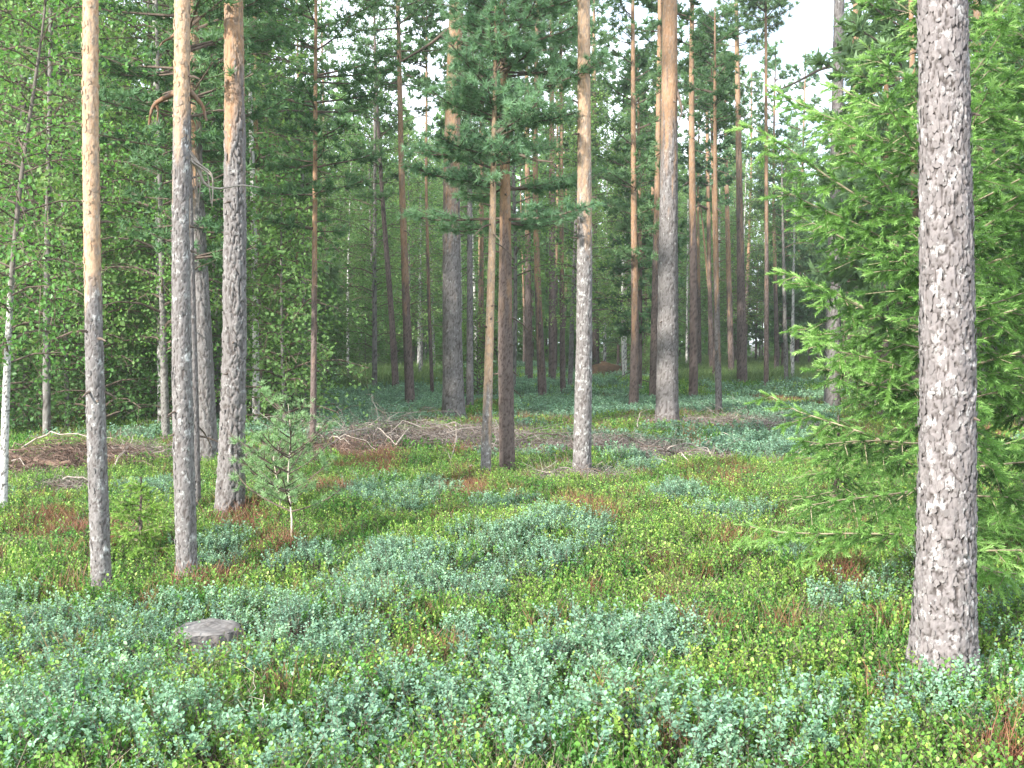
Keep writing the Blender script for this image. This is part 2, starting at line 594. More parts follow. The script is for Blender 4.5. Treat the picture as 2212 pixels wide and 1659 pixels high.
TUFT_NEAR = [tuft_shape(26, .06, s) for s in range(3)]
TUFT_MID = [tuft_shape(16, .10, 10 + s) for s in range(3)]
TUFT_FAR = [tuft_shape(9, .19, 20 + s) for s in range(3)]
LEAF4 = (np.array([[0, 0, 0], [.38, .45, .08], [0, 1, 0], [-.38, .45, .08]]), np.array([[0, 1, 2, 3]]))
LEAF6 = (np.array([[0, 0, 0], [.26, .3, .06], [.33, .66, .07], [0, 1, -.02], [-.33, .66, .07], [-.26, .3, .06]]), np.array([[0, 1, 2, 3], [0, 3, 4, 5]]))


def put_tufts(g, shapes, pos, d, size, var, mat):
    pos, d = np.asarray(pos), np.asarray(d)
    k = rng.integers(0, len(shapes), len(pos))
    for s in range(len(shapes)):
        m = k == s
        if m.any():
            stamp(g, shapes[s][0], shapes[s][1], pos[m], basis(d[m], rng.random(m.sum()) * 6.28), size * (.75 + .5 * rng.random(m.sum())), mat, var[m])


def pine_crown(axis, zlo, zhi, rmax, whorls, per, shapes, tuft, step, r0=.03, prof=None, seed=0, dead=3, mats=None, name='crown', rise=.25, sub=6, droop=.15):
    """Whorls of limbs with side twigs that carry needle tufts in flat pads; axis(z) gives the trunk's centre."""
    r = np.random.default_rng(seed)
    prof = prof or (lambda t: (min(1, .45 + 2.2 * t)) * (1 - t) ** .65)
    limbs, lr, tw, twr, tp, td, tv = [], [], [], [], [], [], []
    zs = zlo + (zhi - zlo) * (np.arange(whorls) / whorls) ** .95
    for z in zs:
        t = (z - zlo) / (zhi - zlo)
        for q in range(per + r.integers(-1, 2)):
            az = r.random() * 6.283
            L = rmax * prof(t) * (.55 + .6 * r.random()) + .12
            rs = rise + .5 * t + .25 * (r.random() - .5)
            h = np.array([math.cos(az), math.sin(az), 0])
            side = np.array([-h[1], h[0], 0])
            bend = (r.random() - .5) * .5
            s = np.linspace(0, 1, 5)
            zb = z + .45 * (r.random() - .5) * (zhi - zlo) / whorls
            base = axis(zb)
            pts = base + h * (L * s)[:, None] + side * (bend * L * s * s)[:, None] + np.array([0, 0, 1.0]) * (L * (rs * s - droop * s * s + .2 * s ** 3))[:, None]
            limbs.append(pts)
            lr.append(.75 * r0 * (L / rmax) ** .7 * (1 - .85 * s) + .003)
            bv = .42 + .35 * (r.random() - .5) + .12 * t
            ns = max(2, int(sub * L / rmax * (.8 + .4 * r.random())))
            for e in range(ns + 1):
                if e == ns:
                    so, ang, l2 = .8, 0, L * .25
                else:
                    so = .28 + .7 * (e + r.random() * .5) / ns
                    ang = (1 if e % 2 else -1) * (.6 + .5 * r.random())
                    l2 = L * .42 * (1.15 - so) + .12 * rmax * r.random() + .08
                p0 = np.array([np.interp(so, s, pts[:, c]) for c in range(3)])
                tang = nrm(pts[min(4, int(so * 4) + 1)] - pts[int(so * 4)] if so < 1 else pts[4] - pts[3])
                d2 = nrm(tang * math.cos(ang) + np.cross([0, 0, 1.0], tang) * math.sin(ang) + np.array([0, 0, .22 * (r.random() - .2)]))
                u_ = np.array([0, .5, 1])
                p2 = p0 + d2 * (l2 * u_)[:, None] + np.array([0, 0, .12 * l2]) * (u_ ** 2)[:, None]
                tw.append(p2)
                twr.append(np.array([.004, .003, .0015]) + .10 * r0 * np.array([1, .5, .1]) * (L / rmax))
                nt_ = max(2, int(l2 / step))
                uu = (np.arange(nt_) + .6) / nt_
                c = p0 + d2 * (l2 * uu)[:, None] + np.array([0, 0, .12 * l2]) * (uu ** 2)[:, None] + r.normal(size=(nt_, 3)) * tuft * np.array([.55, .55, .3])
                dd = d2 + r.normal(size=(nt_, 3)) * .45 + np.array([0, 0, .45])
                tp.append(c)
                td.append(dd)
                tv.append(bv + .22 * (r.random(nt_) - .5) + .15 * uu)
    for q in range(dead):                          # bare dead branches below the crown
        z = zlo - (zhi - zlo) * .5 * r.random()
        az, L = r.random() * 6.283, rmax * (.2 + .5 * r.random())
        h = np.array([math.cos(az), math.sin(az), 0])
        s = np.linspace(0, 1, 5)
        limbs.append(axis(max(z, .5)) + h * (L * s)[:, None] + np.array([0, 0, -1.0]) * (L * (.1 * s + .35 * s * s))[:, None])
        lr.append(r0 * .5 * (1 - .8 * s) + .002)
    g = Geo()
    V, F = tubes(np.array(limbs), np.array(lr), 5)
    g.add(V, F, 1, var=.4)
    V, F = tubes(np.array(tw), np.array(twr), 3)
    g.add(V, F, 1, var=.4)
    put_tufts(g, shapes, np.concatenate(tp), np.concatenate(td), tuft, np.concatenate(tv), 0)
    return g.mesh(name, mats or [M_NEEDLE, M_LIMB])


def leaf_crown(axis, zlo, zhi, rmax, nb, leaf, per_twig, ntwig, seed=0, mats=None, name='crown', shape=LEAF4, prof=None, droopy=.2, r0=.02):
    """Broadleaf crown: rising limbs, twigs, loose leaves round every twig."""
    r = np.random.default_rng(seed)
    prof = prof or (lambda t: .35 + .65 * math.sin(math.pi * min(1, .18 + .8 * t)))
    limbs, lr, tw, twr, lp, lv = [], [], [], [], [], []
    for q in range(nb):
        t = (q + r.random()) / nb
        z = zlo + (zhi - zlo) * t
        az = q * 2.4 + r.random() * .8
        L = rmax * prof(t) * (.5 + .7 * r.random())
        h = np.array([math.cos(az), math.sin(az), 0])
        s = np.linspace(0, 1, 4)
        pts = axis(z) + h * (L * s)[:, None] + np.array([0, 0, 1.0]) * (L * (.55 * s - (.3 + droopy) * s * s))[:, None]
        limbs.append(pts)
        lr.append(r0 * (1 - .8 * s) * (1 - .6 * t) + .002)
        bv = .45 + .6 * (r.random() - .5)
        for e in range(ntwig):
            so = .2 + .8 * r.random()
            p0 = np.array([np.interp(so, s, pts[:, c]) for c in range(3)])
            d = nrm(h * .6 + r.normal(size=3) * .6)
            l2 = rmax * (.18 + .25 * r.random())
            u_ = np.array([0, .5, 1])
            p2 = p0 + d * (l2 * u_)[:, None] - np.array([0, 0, droopy * 1.2 * l2]) * (u_ ** 2)[:, None]
            tw.append(p2)
            twr.append(np.array([.005, .003, .0015]))
            uu = r.random(per_twig) ** .7
            c = p0 + d * (l2 * uu)[:, None] - np.array([0, 0, droopy * 1.2 * l2]) * (uu ** 2)[:, None]
            lp.append(c + r.normal(size=(per_twig, 3)) * leaf * 1.1)
            lv.append(bv + .22 * (r.random(per_twig) - .5) + .35 * (r.random() - .5))
    g = Geo()
    V, F = tubes(np.array(limbs), np.array(lr), 4)
    g.add(V, F, 1, var=.4)
    V, F = tubes(np.array(tw), np.array(twr), 3)
    g.add(V, F, 1, var=.4)
    lp, lv = np.concatenate(lp), np.concatenate(lv)
    nrmv = nrm(r.normal(size=(len(lp), 3)) * .75 + np.array([0, -.15, .55]))
    stamp(g, shape[0], shape[1], lp, basis(nrmv, r.random(len(lp)) * 6.28), leaf * (.7 + .6 * r.random(len(lp))), 0, lv)
    return g.mesh(name, mats or [M_BIRCHLEAF, M_LIMB])


# ------------------------------------------------------------------ the trees one can tell apart
def tree(name, label, pts, mat, H, z_orange_px=None, cat='tree', flare=.3, cell=None, amp=None, crown=None, seed=0, fl=0, base=None, orange_w=None, ground=True, group=None):
    """pts: (x, y, width) in view pixels from the base up, all at the base's own distance; the trunk goes on to height H."""
    b = GB(pts[0][0], pts[0][1]) if base is None else np.array(base)
    dep = b[1]
    loc, rad = [np.zeros(3)], [pts[0][2] / 2 / FPX * dep / (1 + flare * .55)]
    for (x, y, wd) in pts[1:]:
        q = P(x, y, dep) - b
        loc.append(q)
        rad.append(wd / 2 / FPX * dep)
    zv = loc[-1][2]
    d = (loc[-1] - loc[-2]) / max(loc[-1][2] - loc[-2][2], .1)
    if H > zv:
        for f in (.35, .7, 1):
            zz = zv + (H - zv) * f
            loc.append(loc[-1] + d * (zz - loc[-1][2]) * np.array([.6, .6, 1]))
            rad.append(rad[len(pts) - 1] * (1 - f) ** .8 + .008)
    loc, rad = np.array(loc), np.array(rad)
    # smooth polyline
    zz = np.linspace(0, loc[-1, 2], 60)
    sm = lambda a: np.convolve(np.pad(np.interp(zz, loc[:, 2], a), 3, mode='edge'), np.ones(7) / 7, 'valid')
    pl = np.stack([sm(loc[:, 0]), sm(loc[:, 1]), zz], -1)
    pl[:, :2] -= pl[0, :2]
    rd = sm(rad)
    zo = None
    if z_orange_px is not None:
        zo = (P(pts[-1][0], z_orange_px, dep) - b)[2]
    cs = float(np.clip(rd[0] * .42, .022, .06))
    root = obj(name, None, loc=b, label=label, cat=cat, group=group)
    pxs = dep / 1050.0
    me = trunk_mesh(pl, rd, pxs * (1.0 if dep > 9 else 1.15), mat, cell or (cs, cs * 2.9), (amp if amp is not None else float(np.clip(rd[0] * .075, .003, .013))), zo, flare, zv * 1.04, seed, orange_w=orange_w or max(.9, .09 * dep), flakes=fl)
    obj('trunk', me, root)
    ax = lambda z: np.array([np.interp(z, pl[:, 2], pl[:, 0]), np.interp(z, pl[:, 2], pl[:, 1]), z])
    root_ax = ax
    if crown:
        k = dict(crown)
        kind = k.pop('type', 'pine')
        if 'ylo' in k:
            k['zlo'] = (P(pts[-1][0], k.pop('ylo'), dep) - b)[2]
        k.setdefault('zhi', pl[-1, 2])
        me = (pine_crown if kind == 'pine' else leaf_crown)(ax, seed=seed + 100, **k)
        obj('crown', me, root, kind='stuff')
    return root, b, ax, dep


def hi_crown(H, rmax=1.6, mats=None):
    """crown of a tall pine, all of it above the picture"""
    return dict(zlo=H * .58, zhi=H, rmax=rmax, whorls=11, per=4, shapes=TUFT_FAR, tuft=.15, step=.13, sub=7, r0=.035, mats=mats, dead=0)


def cr(ylo, rmax, whorls, per, shapes, tuft, step, **k):
    return dict(ylo=ylo, rmax=rmax, whorls=whorls, per=per, shapes=shapes, tuft=tuft, step=step, **k)


T = {}
T['A'] = tree('pine_tree', 'slim flaky cream pine, nearer the white birch, left of the spruce sapling', [(220, 1268, 46), (208, 1000, 41), (200, 640, 34), (193, 300, 33), (195, 0, 31)], M_BARKCREAM, 10.5, 610, flare=.3, crown=hi_crown(10.5), seed=1, fl=500, orange_w=.35)
T['B'] = tree('pine_tree', 'slim pine with forked dead limbs and orange upper trunk right of the spruce sapling', [(404, 1242, 50), (396, 1000, 44), (389, 600, 38), (391, 300, 34), (393, 0, 31)], M_BARKCREAM, 11, 300, flare=.3, crown=hi_crown(11), seed=2, fl=500, orange_w=.8)
T['B2'] = tree('pine_tree', 'thin grey pine trunk standing close behind the slim pine with forked limbs', [(424, 1090, 22), (418, 800, 18), (411, 520, 14), (408, 380, 12)], M_BARK, 8, None, flare=.1, crown=cr(560, .9, 9, 4, TUFT_MID, .075, .08, sub=6, r0=.02), seed=3)
T['Cc'] = tree('pine_tree', 'stout pine with flared foot just left of the broadest grey pine', [(443, 990, 62), (434, 700, 42), (424, 500, 36), (416, 300, 33), (412, 0, 30)], M_BARK, 17, 330, crown=hi_crown(17, 2.2), seed=4, flare=.35)
T['D'] = tree('pine_tree', 'broad grey pine with deep furrowed flared base beside the pine sapling', [(497, 1095, 70), (508, 900, 50), (511, 600, 45), (511, 300, 41), (508, 0, 38)], M_BARK, 16, 240, crown=hi_crown(16, 2.0), seed=5, flare=.45, fl=250, amp=.018)
T['E'] = tree('pine_tree', 'thin reddish pine with dark crown standing behind the pine sapling', [(676, 955, 16), (679, 700, 12), (681, 400, 10), (683, 0, 6)], M_BARKRED, 10.5, 640, crown=cr(490, 1.2, 19, 4, TUFT_MID, .105, .08, sub=7, r0=.022, rise=.05), seed=6, flare=.2)
T['F'] = tree('pine_tree', 'stout pine with dark furrowed lower trunk and orange top at the twig heap', [(980, 908, 56), (976, 700, 40), (974, 400, 35), (980, 150, 31), (986, 0, 28)], M_BARK, 19, 420, crown=hi_crown(19, 2.6), seed=7, flare=.4)
T['Gg'] = tree('pine_tree', 'slender red-orange pine with dark foot left of the stout furrowed pine', [(886, 882, 24), (876, 650, 16), (866, 350, 12), (861, 100, 9), (858, 0, 8)], M_BARKRED, 16, 590, crown=cr(240, 1.6, 14, 4, TUFT_MID, .135, .10, sub=7, r0=.03, rise=.05), seed=8, flare=.2)
T['H'] = tree('pine_tree', 'slender dark pine leaning away from the red-orange stem', [(856, 852, 17), (843, 650, 12), (826, 440, 9), (815, 250, 7)], M_BARKRED, 12, None, crown=cr(430, 1.3, 14, 4, TUFT_MID, .145, .11, sub=6, r0=.025), seed=9, flare=.2)
T['I'] = tree('pine_tree', 'thin cream-barked pine, the paler of the pair in the middle', [(1049, 1018, 25), (1056, 800, 19), (1064, 500, 15), (1068, 250, 10), (1070, 150, 7)], M_BARKCREAM, 5.6, 880, crown=cr(400, .68, 13, 4, TUFT_NEAR, .08, .06, sub=8, r0=.016, mats=[M_NEEDLEB, M_LIMB]), seed=10, flare=.15, orange_w=1.2)
T['J'] = tree('pine_tree', 'grey-brown pine with blue-green layered crown, right of the thin cream-barked pine', [(1096, 1008, 36), (1091, 750, 31), (1091, 430, 23), (1089, 200, 17), (1086, 0, 13)], M_BARKRED, 9.0, 560, crown=cr(470, 1.08, 19, 6, TUFT_NEAR, .08, .06, sub=9, r0=.02, rise=.02, mats=[M_NEEDLEB, M_LIMB], prof=lambda t: .95 * (1 - t) ** .5), seed=11, flare=.15, orange_w=1.4)
T['K'] = tree('pine_tree', 'bright orange-topped pine with pale grey foot in a bare twiggy hollow', [(1257, 1028, 44), (1262, 800, 35), (1264, 500, 31), (1262, 200, 27), (1262, 0, 25)], M_BARKCREAM, 15, 430, crown=hi_crown(15, 2.0), seed=12, flare=.2, fl=200)
T['L'] = tree('pine_tree', 'stout smooth grey pine with orange top, widest of those beyond the fallen branches', [(1441, 912, 58), (1442, 750, 44), (1444, 500, 39), (1446, 250, 34), (1447, 0, 31)], M_BARK, 19, 300, crown=hi_crown(19, 2.6), seed=13, flare=.4)
T['M'] = tree('pine_tree', 'dark slender pine half hidden behind the stout smooth grey pine', [(1411, 868, 21), (1416, 600, 14), (1422, 300, 11), (1426, 0, 9)], M_BARKRED, 17, 500, crown=cr(70, 1.7, 10, 4, TUFT_MID, .16, .12, sub=6), seed=14, flare=.2)
T['N'] = tree('pine_tree', 'thin light brown pine pole right of the stout smooth grey pine', [(1553, 898, 16), (1549, 700, 12), (1545, 450, 10), (1544, 260, 7)], M_BARK, 8.5, 640, crown=cr(260, .8, 9, 4, TUFT_MID, .115, .09, sub=6, r0=.018), seed=15, flare=.15)
T['Pp'] = tree('pine_tree', 'dark-footed pine with pinkish upper trunk right of the thin brown pole', [(1603, 832, 26), (1600, 600, 16), (1595, 300, 12), (1590, 0, 8)], M_BARKRED, 17, 420, crown=cr(130, 1.8, 12, 4, TUFT_MID, .17, .12, sub=7), seed=16, flare=.3)
T['Q'] = tree('pine_tree', 'very thin straight dark pine nearest the tips of the big spruce', [(1655, 852, 12), (1656, 600, 9), (1655, 300, 7), (1654, 0, 5)], M_BARKRED, 14, 520, crown=cr(60, 1.3, 10, 4, TUFT_MID, .16, .12), seed=17, flare=.15)
T['R'] = tree('pine_tree', 'dark pine with shaggy low crown between the orange-topped pine and the stout grey one', [(1369, 882, 24), (1372, 700, 16), (1369, 400, 12), (1367, 0, 7)], M_BARKRED, 13.5, 640, crown=cr(560, 1.3, 20, 4, TUFT_MID, .135, .10, sub=7, r0=.022), seed=18, flare=.25)
T['S'] = tree('pine_tree', 'thin straight reddish pine nearest the orange-topped pine, behind the blue-green crown', [(1216, 852, 14), (1213, 600, 10), (1212, 300, 8), (1211, 0, 6)], M_BARKRED, 15, 560, crown=cr(110, 1.5, 12, 4, TUFT_MID, .16, .12), seed=19, flare=.15)
T['Tt'] = tree('pine_tree', 'slightly kinked reddish pine seen below the blue-green crown', [(1172, 858, 22), (1164, 700, 15), (1157, 500, 12), (1155, 300, 10), (1160, 0, 7)], M_BARKRED, 15, 640, crown=cr(160, 1.4, 12, 4, TUFT_MID, .16, .12), seed=20, flare=.2)
T['U'] = tree('pine_tree', 'dark straight pine just left of the kinked reddish pine', [(1143, 832, 19), (1140, 500, 12), (1138, 200, 9)], M_BARKRED, 15, 500, crown=cr(230, 1.3, 11, 4, TUFT_FAR, .20, .13), seed=21, flare=.2)
T['V'] = tree('pine_tree', 'dark pine behind and between the kinked reddish pine and the thin straight one', [(1193, 834, 19), (1193, 500, 13), (1191, 0, 8)], M_BARKRED, 18, 400, crown=cr(90, 1.6, 10, 4, TUFT_FAR, .20, .13), seed=22, flare=.2)
T['W'] = tree('pine_tree', 'dark pine rising from the rusty root mound', [(1287, 808, 20), (1284, 500, 12), (1283, 100, 8)], M_BARKRED, 19, 380, crown=cr(250, 1.9, 14, 4, TUFT_FAR, .21, .14), seed=23, flare=.5)
T['X'] = tree('pine_tree', 'grey slender pine right behind the stout furrowed pine', [(1015, 882, 18), (1015, 600, 12), (1014, 300, 9)], M_BARK, 11, None, crown=cr(330, 1.1, 12, 4, TUFT_MID, .145, .11), seed=24, flare=.15)
T['Y'] = tree('pine_tree', 'brown pine pole close left of the thin cream-barked pine', [(1040, 840, 13), (1040, 600, 10), (1042, 300, 7)], M_BARKRED, 14, 600, crown=cr(220, 1.3, 11, 4, TUFT_FAR, .19, .13), seed=25, flare=.15)
T['Z'] = tree('dead_tree', 'leaning grey dead pole beside the orange-topped pine', [(1231, 842, 12), (1238, 650, 9), (1247, 400, 6), (1250, 330, 4)], M_BARK, 9.6, None, flare=.1, seed=26, cat='dead tree')
T['AA'] = tree('pine_tree', 'very thin brown pine curving up left of the stout furrowed pine', [(934, 858, 9), (926, 650, 7), (920, 400, 6), (921, 200, 5)], M_BARKRED, 12, 600, crown=cr(200, 1.2, 10, 4, TUFT_FAR, .19, .13), seed=27, flare=.1)
T['AB'] = tree('pine_tree', 'orange pine stem left of the dark-footed pine with pinkish upper trunk', [(1580, 818, 15), (1574, 600, 11), (1567, 300, 8)], M_BARKRED, 14, 620, crown=cr(270, 1.4, 13, 4, TUFT_FAR, .20, .13), seed=28, flare=.2)
T['AC'] = tree('pine_tree', 'bright orange-lit pine stem just left of the thin brown pole', [(1538, 812, 13), (1532, 600, 9), (1527, 250, 7)], M_BARKRED, 15, 540, crown=cr(240, 1.5, 13, 4, TUFT_FAR, .20, .13), seed=29, flare=.15)
T['AD'] = tree('pine_tree', 'purplish grey pine seen through the tips of the big spruce', [(1797, 885, 38), (1802, 600, 29), (1808, 300, 25), (1813, 0, 21)], M_BARK, 18, None, crown=hi_crown(18, 2.4), seed=30, flare=.2)
T['AE'] = tree('pine_tree', 'second reddish pine behind the upper branches of the big spruce', [(1826, 850, 22), (1838, 500, 16), (1850, 0, 13)], M_BARKRED, 19, 560, crown=cr(-40, 2.2, 10, 4, TUFT_FAR, .21, .14), seed=31, flare=.2)
T['AF'] = tree('pine_tree', 'thick old pine with scaly grey bark in front of the big spruce', [(2037, 1432, 150), (2047, 1200, 118), (2052, 800, 108), (2045, 400, 100), (2035, 0, 93)], M_BARKBIG, 15, None, crown=hi_crown(15, 2.2), seed=32, flare=.5, cell=(.034, .092), amp=.013, fl=1800)
T['AG'] = tree('pine_tree', 'orange-stemmed pine just showing right of the thick old scaly pine', [(2118, 902, 26), (2114, 600, 20), (2112, 300, 18), (2110, 0, 15)], M_BARK, 16, 700, crown=cr(40, 2.0, 10, 4, TUFT_MID, .17, .12), seed=33, flare=.2)
T['BI'] = tree('birch_tree', 'white-barked birch with bright hanging leaves, standing beyond the slim flaky cream pine', [(6, 1102, 20), (14, 850, 15), (24, 620, 12), (44, 400, 9), (76, 180, 7), (98, 30, 4)], M_BIRCH, 5.6, 600, flare=.1, seed=34, cell=(.05, .03), amp=.002,
                 crown=dict(type='leaf', ylo=800, rmax=1.05, nb=64, leaf=.042, per_twig=12, ntwig=8, r0=.009, shape=LEAF6, mats=[M_BIRCHLEAF, M_LIMB]))
T['BJ'] = tree('birch_tree', 'grey-white birch standing close left of the thin reddish pine', [(655, 895, 15), (654, 600, 10), (652, 300, 6)], M_BIRCHSHADE, 9.5, None, flare=.1, seed=35, cell=(.06, .04), amp=.002, crown=dict(type='leaf', ylo=560, rmax=1.5, nb=50, leaf=.055, per_twig=12, ntwig=9, mats=[M_FARLEAF, M_LIMB]))
T['BK'] = tree('birch_tree', 'dark speckled birch between the flaky cream pine and the pine with forked limbs', [(358, 950, 20), (352, 700, 14), (346, 450, 9)], M_BIRCHSHADE, 8.5, None, flare=.15, seed=36, cell=(.06, .04), amp=.003, crown=dict(type='leaf', ylo=760, rmax=1.35, nb=60, leaf=.05, per_twig=13, ntwig=9, mats=[M_BIRCHLEAF, M_LIMB]))
T['BL'] = tree('birch_tree', 'slender brown birch between the white birch and the flaky cream pine', [(146, 935, 11), (142, 700, 9), (136, 450, 7)], M_BIRCHSHADE, 8.0, None, flare=.15, seed=37, cell=(.06, .04), amp=.002, crown=dict(type='leaf', ylo=720, rmax=1.5, nb=60, leaf=.05, per_twig=13, ntwig=9, mats=[M_BIRCHLEAF, M_LIMB]))
T['BM'] = tree('birch_tree', 'bright white birch trunk far back between the two left slender pines', [(905, 795, 9), (907, 600, 7), (909, 450, 5)], M_BIRCH, 12, None, flare=.1, seed=38, cell=(.08, .06), amp=.002, crown=dict(type='leaf', ylo=620, rmax=1.9, nb=30, leaf=.08, per_twig=12, ntwig=9, mats=[M_FARLEAF, M_LIMB]))
T['BN'] = tree('birch_tree', 'pale twin birch stem nearest the gravel track below the spruce tips', [(1699, 835, 10), (1693, 600, 7), (1689, 400, 4)], M_BIRCHSHADE, 9, None, flare=.1, seed=39, cell=(.08, .06), amp=.002, crown=dict(type='leaf', ylo=560, rmax=1.3, nb=26, leaf=.06, per_twig=12, ntwig=9, mats=[M_FARLEAF, M_LIMB]))
T['BO'] = tree('birch_tree', 'speckled white birch just right of the pale twin stem', [(1712, 828, 8), (1713, 650, 6), (1716, 500, 4)], M_BIRCH, 8, None, flare=.1, seed=40, cell=(.08, .06), amp=.002, crown=dict(type='leaf', ylo=520, rmax=1.2, nb=22, leaf=.06, per_twig=12, ntwig=9, mats=[M_FARLEAF, M_LIMB]))
T['O'] = tree('dead_tree', 'thin bare orange sapling leaning left against the thin brown pole', [(1546, 812, 6), (1530, 620, 5), (1516, 470, 3), (1506, 410, 2)], M_BARK, 7.9, 800, flare=.05, seed=41, cat='dead tree', orange_w=2.0)
# crowns of neighbours that reach into the upper left of the picture
T['LP'] = tree('pine_tree', 'bushy dark pine whose drooping branches fill the space behind the forked-limb pine', [(398, 988, 20), (390, 700, 16), (388, 400, 13), (388, 0, 10)], M_BARKRED, 9.5, None, crown=cr(560, 1.5, 22, 5, TUFT_MID, .10, .075, sub=8, r0=.022, rise=-.05, prof=lambda t: .4 + .65 * min(1, 2.4 * t) * (1 - t) ** .5), seed=42, flare=.2)
T['LP2'] = tree('pine_tree', 'dark-crowned pine overhanging the broad grey pine', [(560, 912, 16), (556, 600, 12), (552, 200, 9)], M_BARKRED, 11.5, 600, crown=cr(460, 1.5, 18, 5, TUFT_MID, .11, .085, sub=8, r0=.022, rise=-.02), seed=43, flare=.2)
T['LP3'] = tree('pine_tree', 'tall pine whose dark crown fills the corner above the white birch', [(92, 905, 22), (96, 600, 16), (100, 200, 12)], M_BARKRED, 12, 500, crown=cr(300, 1.8, 17, 5, TUFT_MID, .12, .09, sub=8, r0=.025), seed=44, flare=.2)


# dead limbs on particular trunks
def limb(parent, pts, dep, r, name='branch', mat=None, sub=()):
    base = np.array(parent.location)
    pw = np.array([P(x, y, dep + dz) - base for (x, y, dz) in pts])
    n = 14
    tt = np.linspace(0, len(pts) - 1, n)
    q = np.stack([np.interp(tt, np.arange(len(pts)), pw[:, c]) for c in range(3)], -1)
    q[1:-1] = (q[:-2] + q[1:-1] * 2 + q[2:]) / 4
    g = Geo()
    rr = r * (1 - .75 * np.linspace(0, 1, n)) + .002
    V, F = tubes(q[None], rr[None], 7)
    g.add(V, F, 0, var=.5, crev=1, cell=.6, orange=.8)
    o = obj(name, g.mesh(name, [mat or M_LIMB], True), parent)
    return o


rB, bB, _, dB = T['B']
ORB = bark_mat('orange_limb_bark', (.08, .05, .035), (.18, .10, .055), (.24, .14, .08), (.30, .28, .25), .1, (.17, .09, .05), (.26, .15, .09))
limb(rB, [(391, 196, 0), (362, 208, .1), (336, 222, .15), (326, 240, .18), (322, 270, .2)], dB, .020, mat=ORB)
limb(rB, [(336, 222, .15), (342, 238, .17), (340, 262, .2)], dB, .010, mat=ORB)
limb(rB, [(393, 180, 0), (418, 205, .05), (438, 228, .08), (446, 262, .1)], dB, .022, mat=ORB)
limb(rB, [(395, 330, 0), (428, 360, .1), (440, 400, .1), (470, 410, .2), (520, 398, .4), (560, 405, .5)], dB, .010, mat=M_DEADWOOD)
for k in range(7):
    x = 412 + 8 * k
    limb(rB, [(400 + 2 * k, 300 + 8 * k, .05), (x + 4 * (k % 3), 350 + 5 * k, .1), (x + 12 - 6 * (k % 4), 430 + 9 * (k % 3), .15)], dB, .004, mat=M_DEADWOOD)
limb(rB, [(388, 60, 0), (372, 80, .05), (352, 90, .1), (345, 100, .1)], dB, .010, mat=ORB)
for (ky, pts) in (('F', [(972, 60, 0), (930, 95, .3), (880, 125, .6), (820, 160, .9)]), ('F', [(990, 70, 0), (1025, 35, .2), (1050, 10, .4)]), ('AC', [(1530, 382, 0), (1505, 380, -.2), (1475, 402, -.4), (1462, 412, -.6)]),
                  ('AC', [(1530, 452, 0), (1510, 443, -.2), (1498, 452, -.3)]), ('AD', [(1808, 140, 0), (1770, 150, -.3), (1720, 178, -.8), (1680, 195, -1.2)]), ('L', [(1460, 190, 0), (1468, 215, -.1), (1474, 240, -.2), (1466, 262, -.3)]),
                  ('J', [(1090, 345, 0), (1110, 328, -.1), (1150, 345, -.2), (1195, 350, -.3)])):
    limb(T[ky][0], pts, T[ky][3], .012 + .0012 * T[ky][3], mat=M_LIMB)


# broken branch stubs
rs_ = np.random.default_rng(88)
for ky, n, zmax, rt in (('A', 9, 3.6, .055), ('B', 9, 3.6, .06), ('D', 8, 4.6, .095), ('F', 8, 8, .17), ('K', 10, 5.5, .09), ('L', 8, 8.5, .18), ('I', 8, 3.4, .04), ('J', 8, 3.4, .07), ('N', 8, 5, .05), ('E', 10, 4, .045), ('AF', 4, 3.4, .135)):
    root, bb_, ax, dep = T[ky]
    for k in range(n):
        z = .8 + (zmax - .8) * rs_.random()
        az = rs_.random() * 6.283
        h = np.array([math.cos(az), math.sin(az), .25 * rs_.normal()])
        L = (.025 + .06 * rs_.random()) * (1 + dep / 25)
        q0 = ax(z) + h * rt * .8
        Q = np.array([q0, q0 + h * L * .5, q0 + h * L + np.array([0, 0, -.15 * L])])
        g = Geo()
        V, F = tubes(Q[None], np.array([[.012, .009, .004]]) * (.6 + dep / 22), 5)
        g.add(V, F, 0, var=.5)
        obj('stub', g.mesh('stub', [M_LIMB]), root)


# ------------------------------------------------------------------ spruces
def shoot_shape(n, w, seed, ln=.30):
    r = np.random.default_rng(seed)
    V, F = [], []
    for k in range(n):
        az, z0 = k * 2.399, .05 + .85 * k / n
        fw = .75 + .6 * k / n
        d = np.array([math.cos(az), math.sin(az), fw])
        d /= np.linalg.norm(d)
        s = np.cross(d, [0, 0, 1.0])
        s = s / np.linalg.norm(s)
        o = np.array([0, 0, z0])
        l = ln * (.8 + .4 * r.random())
        V += [o - s * w, o + s * w, o + d * l]
        F.append([3 * k, 3 * k + 1, 3 * k + 2])
    return np.array(V), np.array(F), np.array([.0, .0, .12] * n) + np.repeat(np.linspace(-.12, .12, n), 3)


SHOOT = shoot_shape(26, .045, 5, .27)


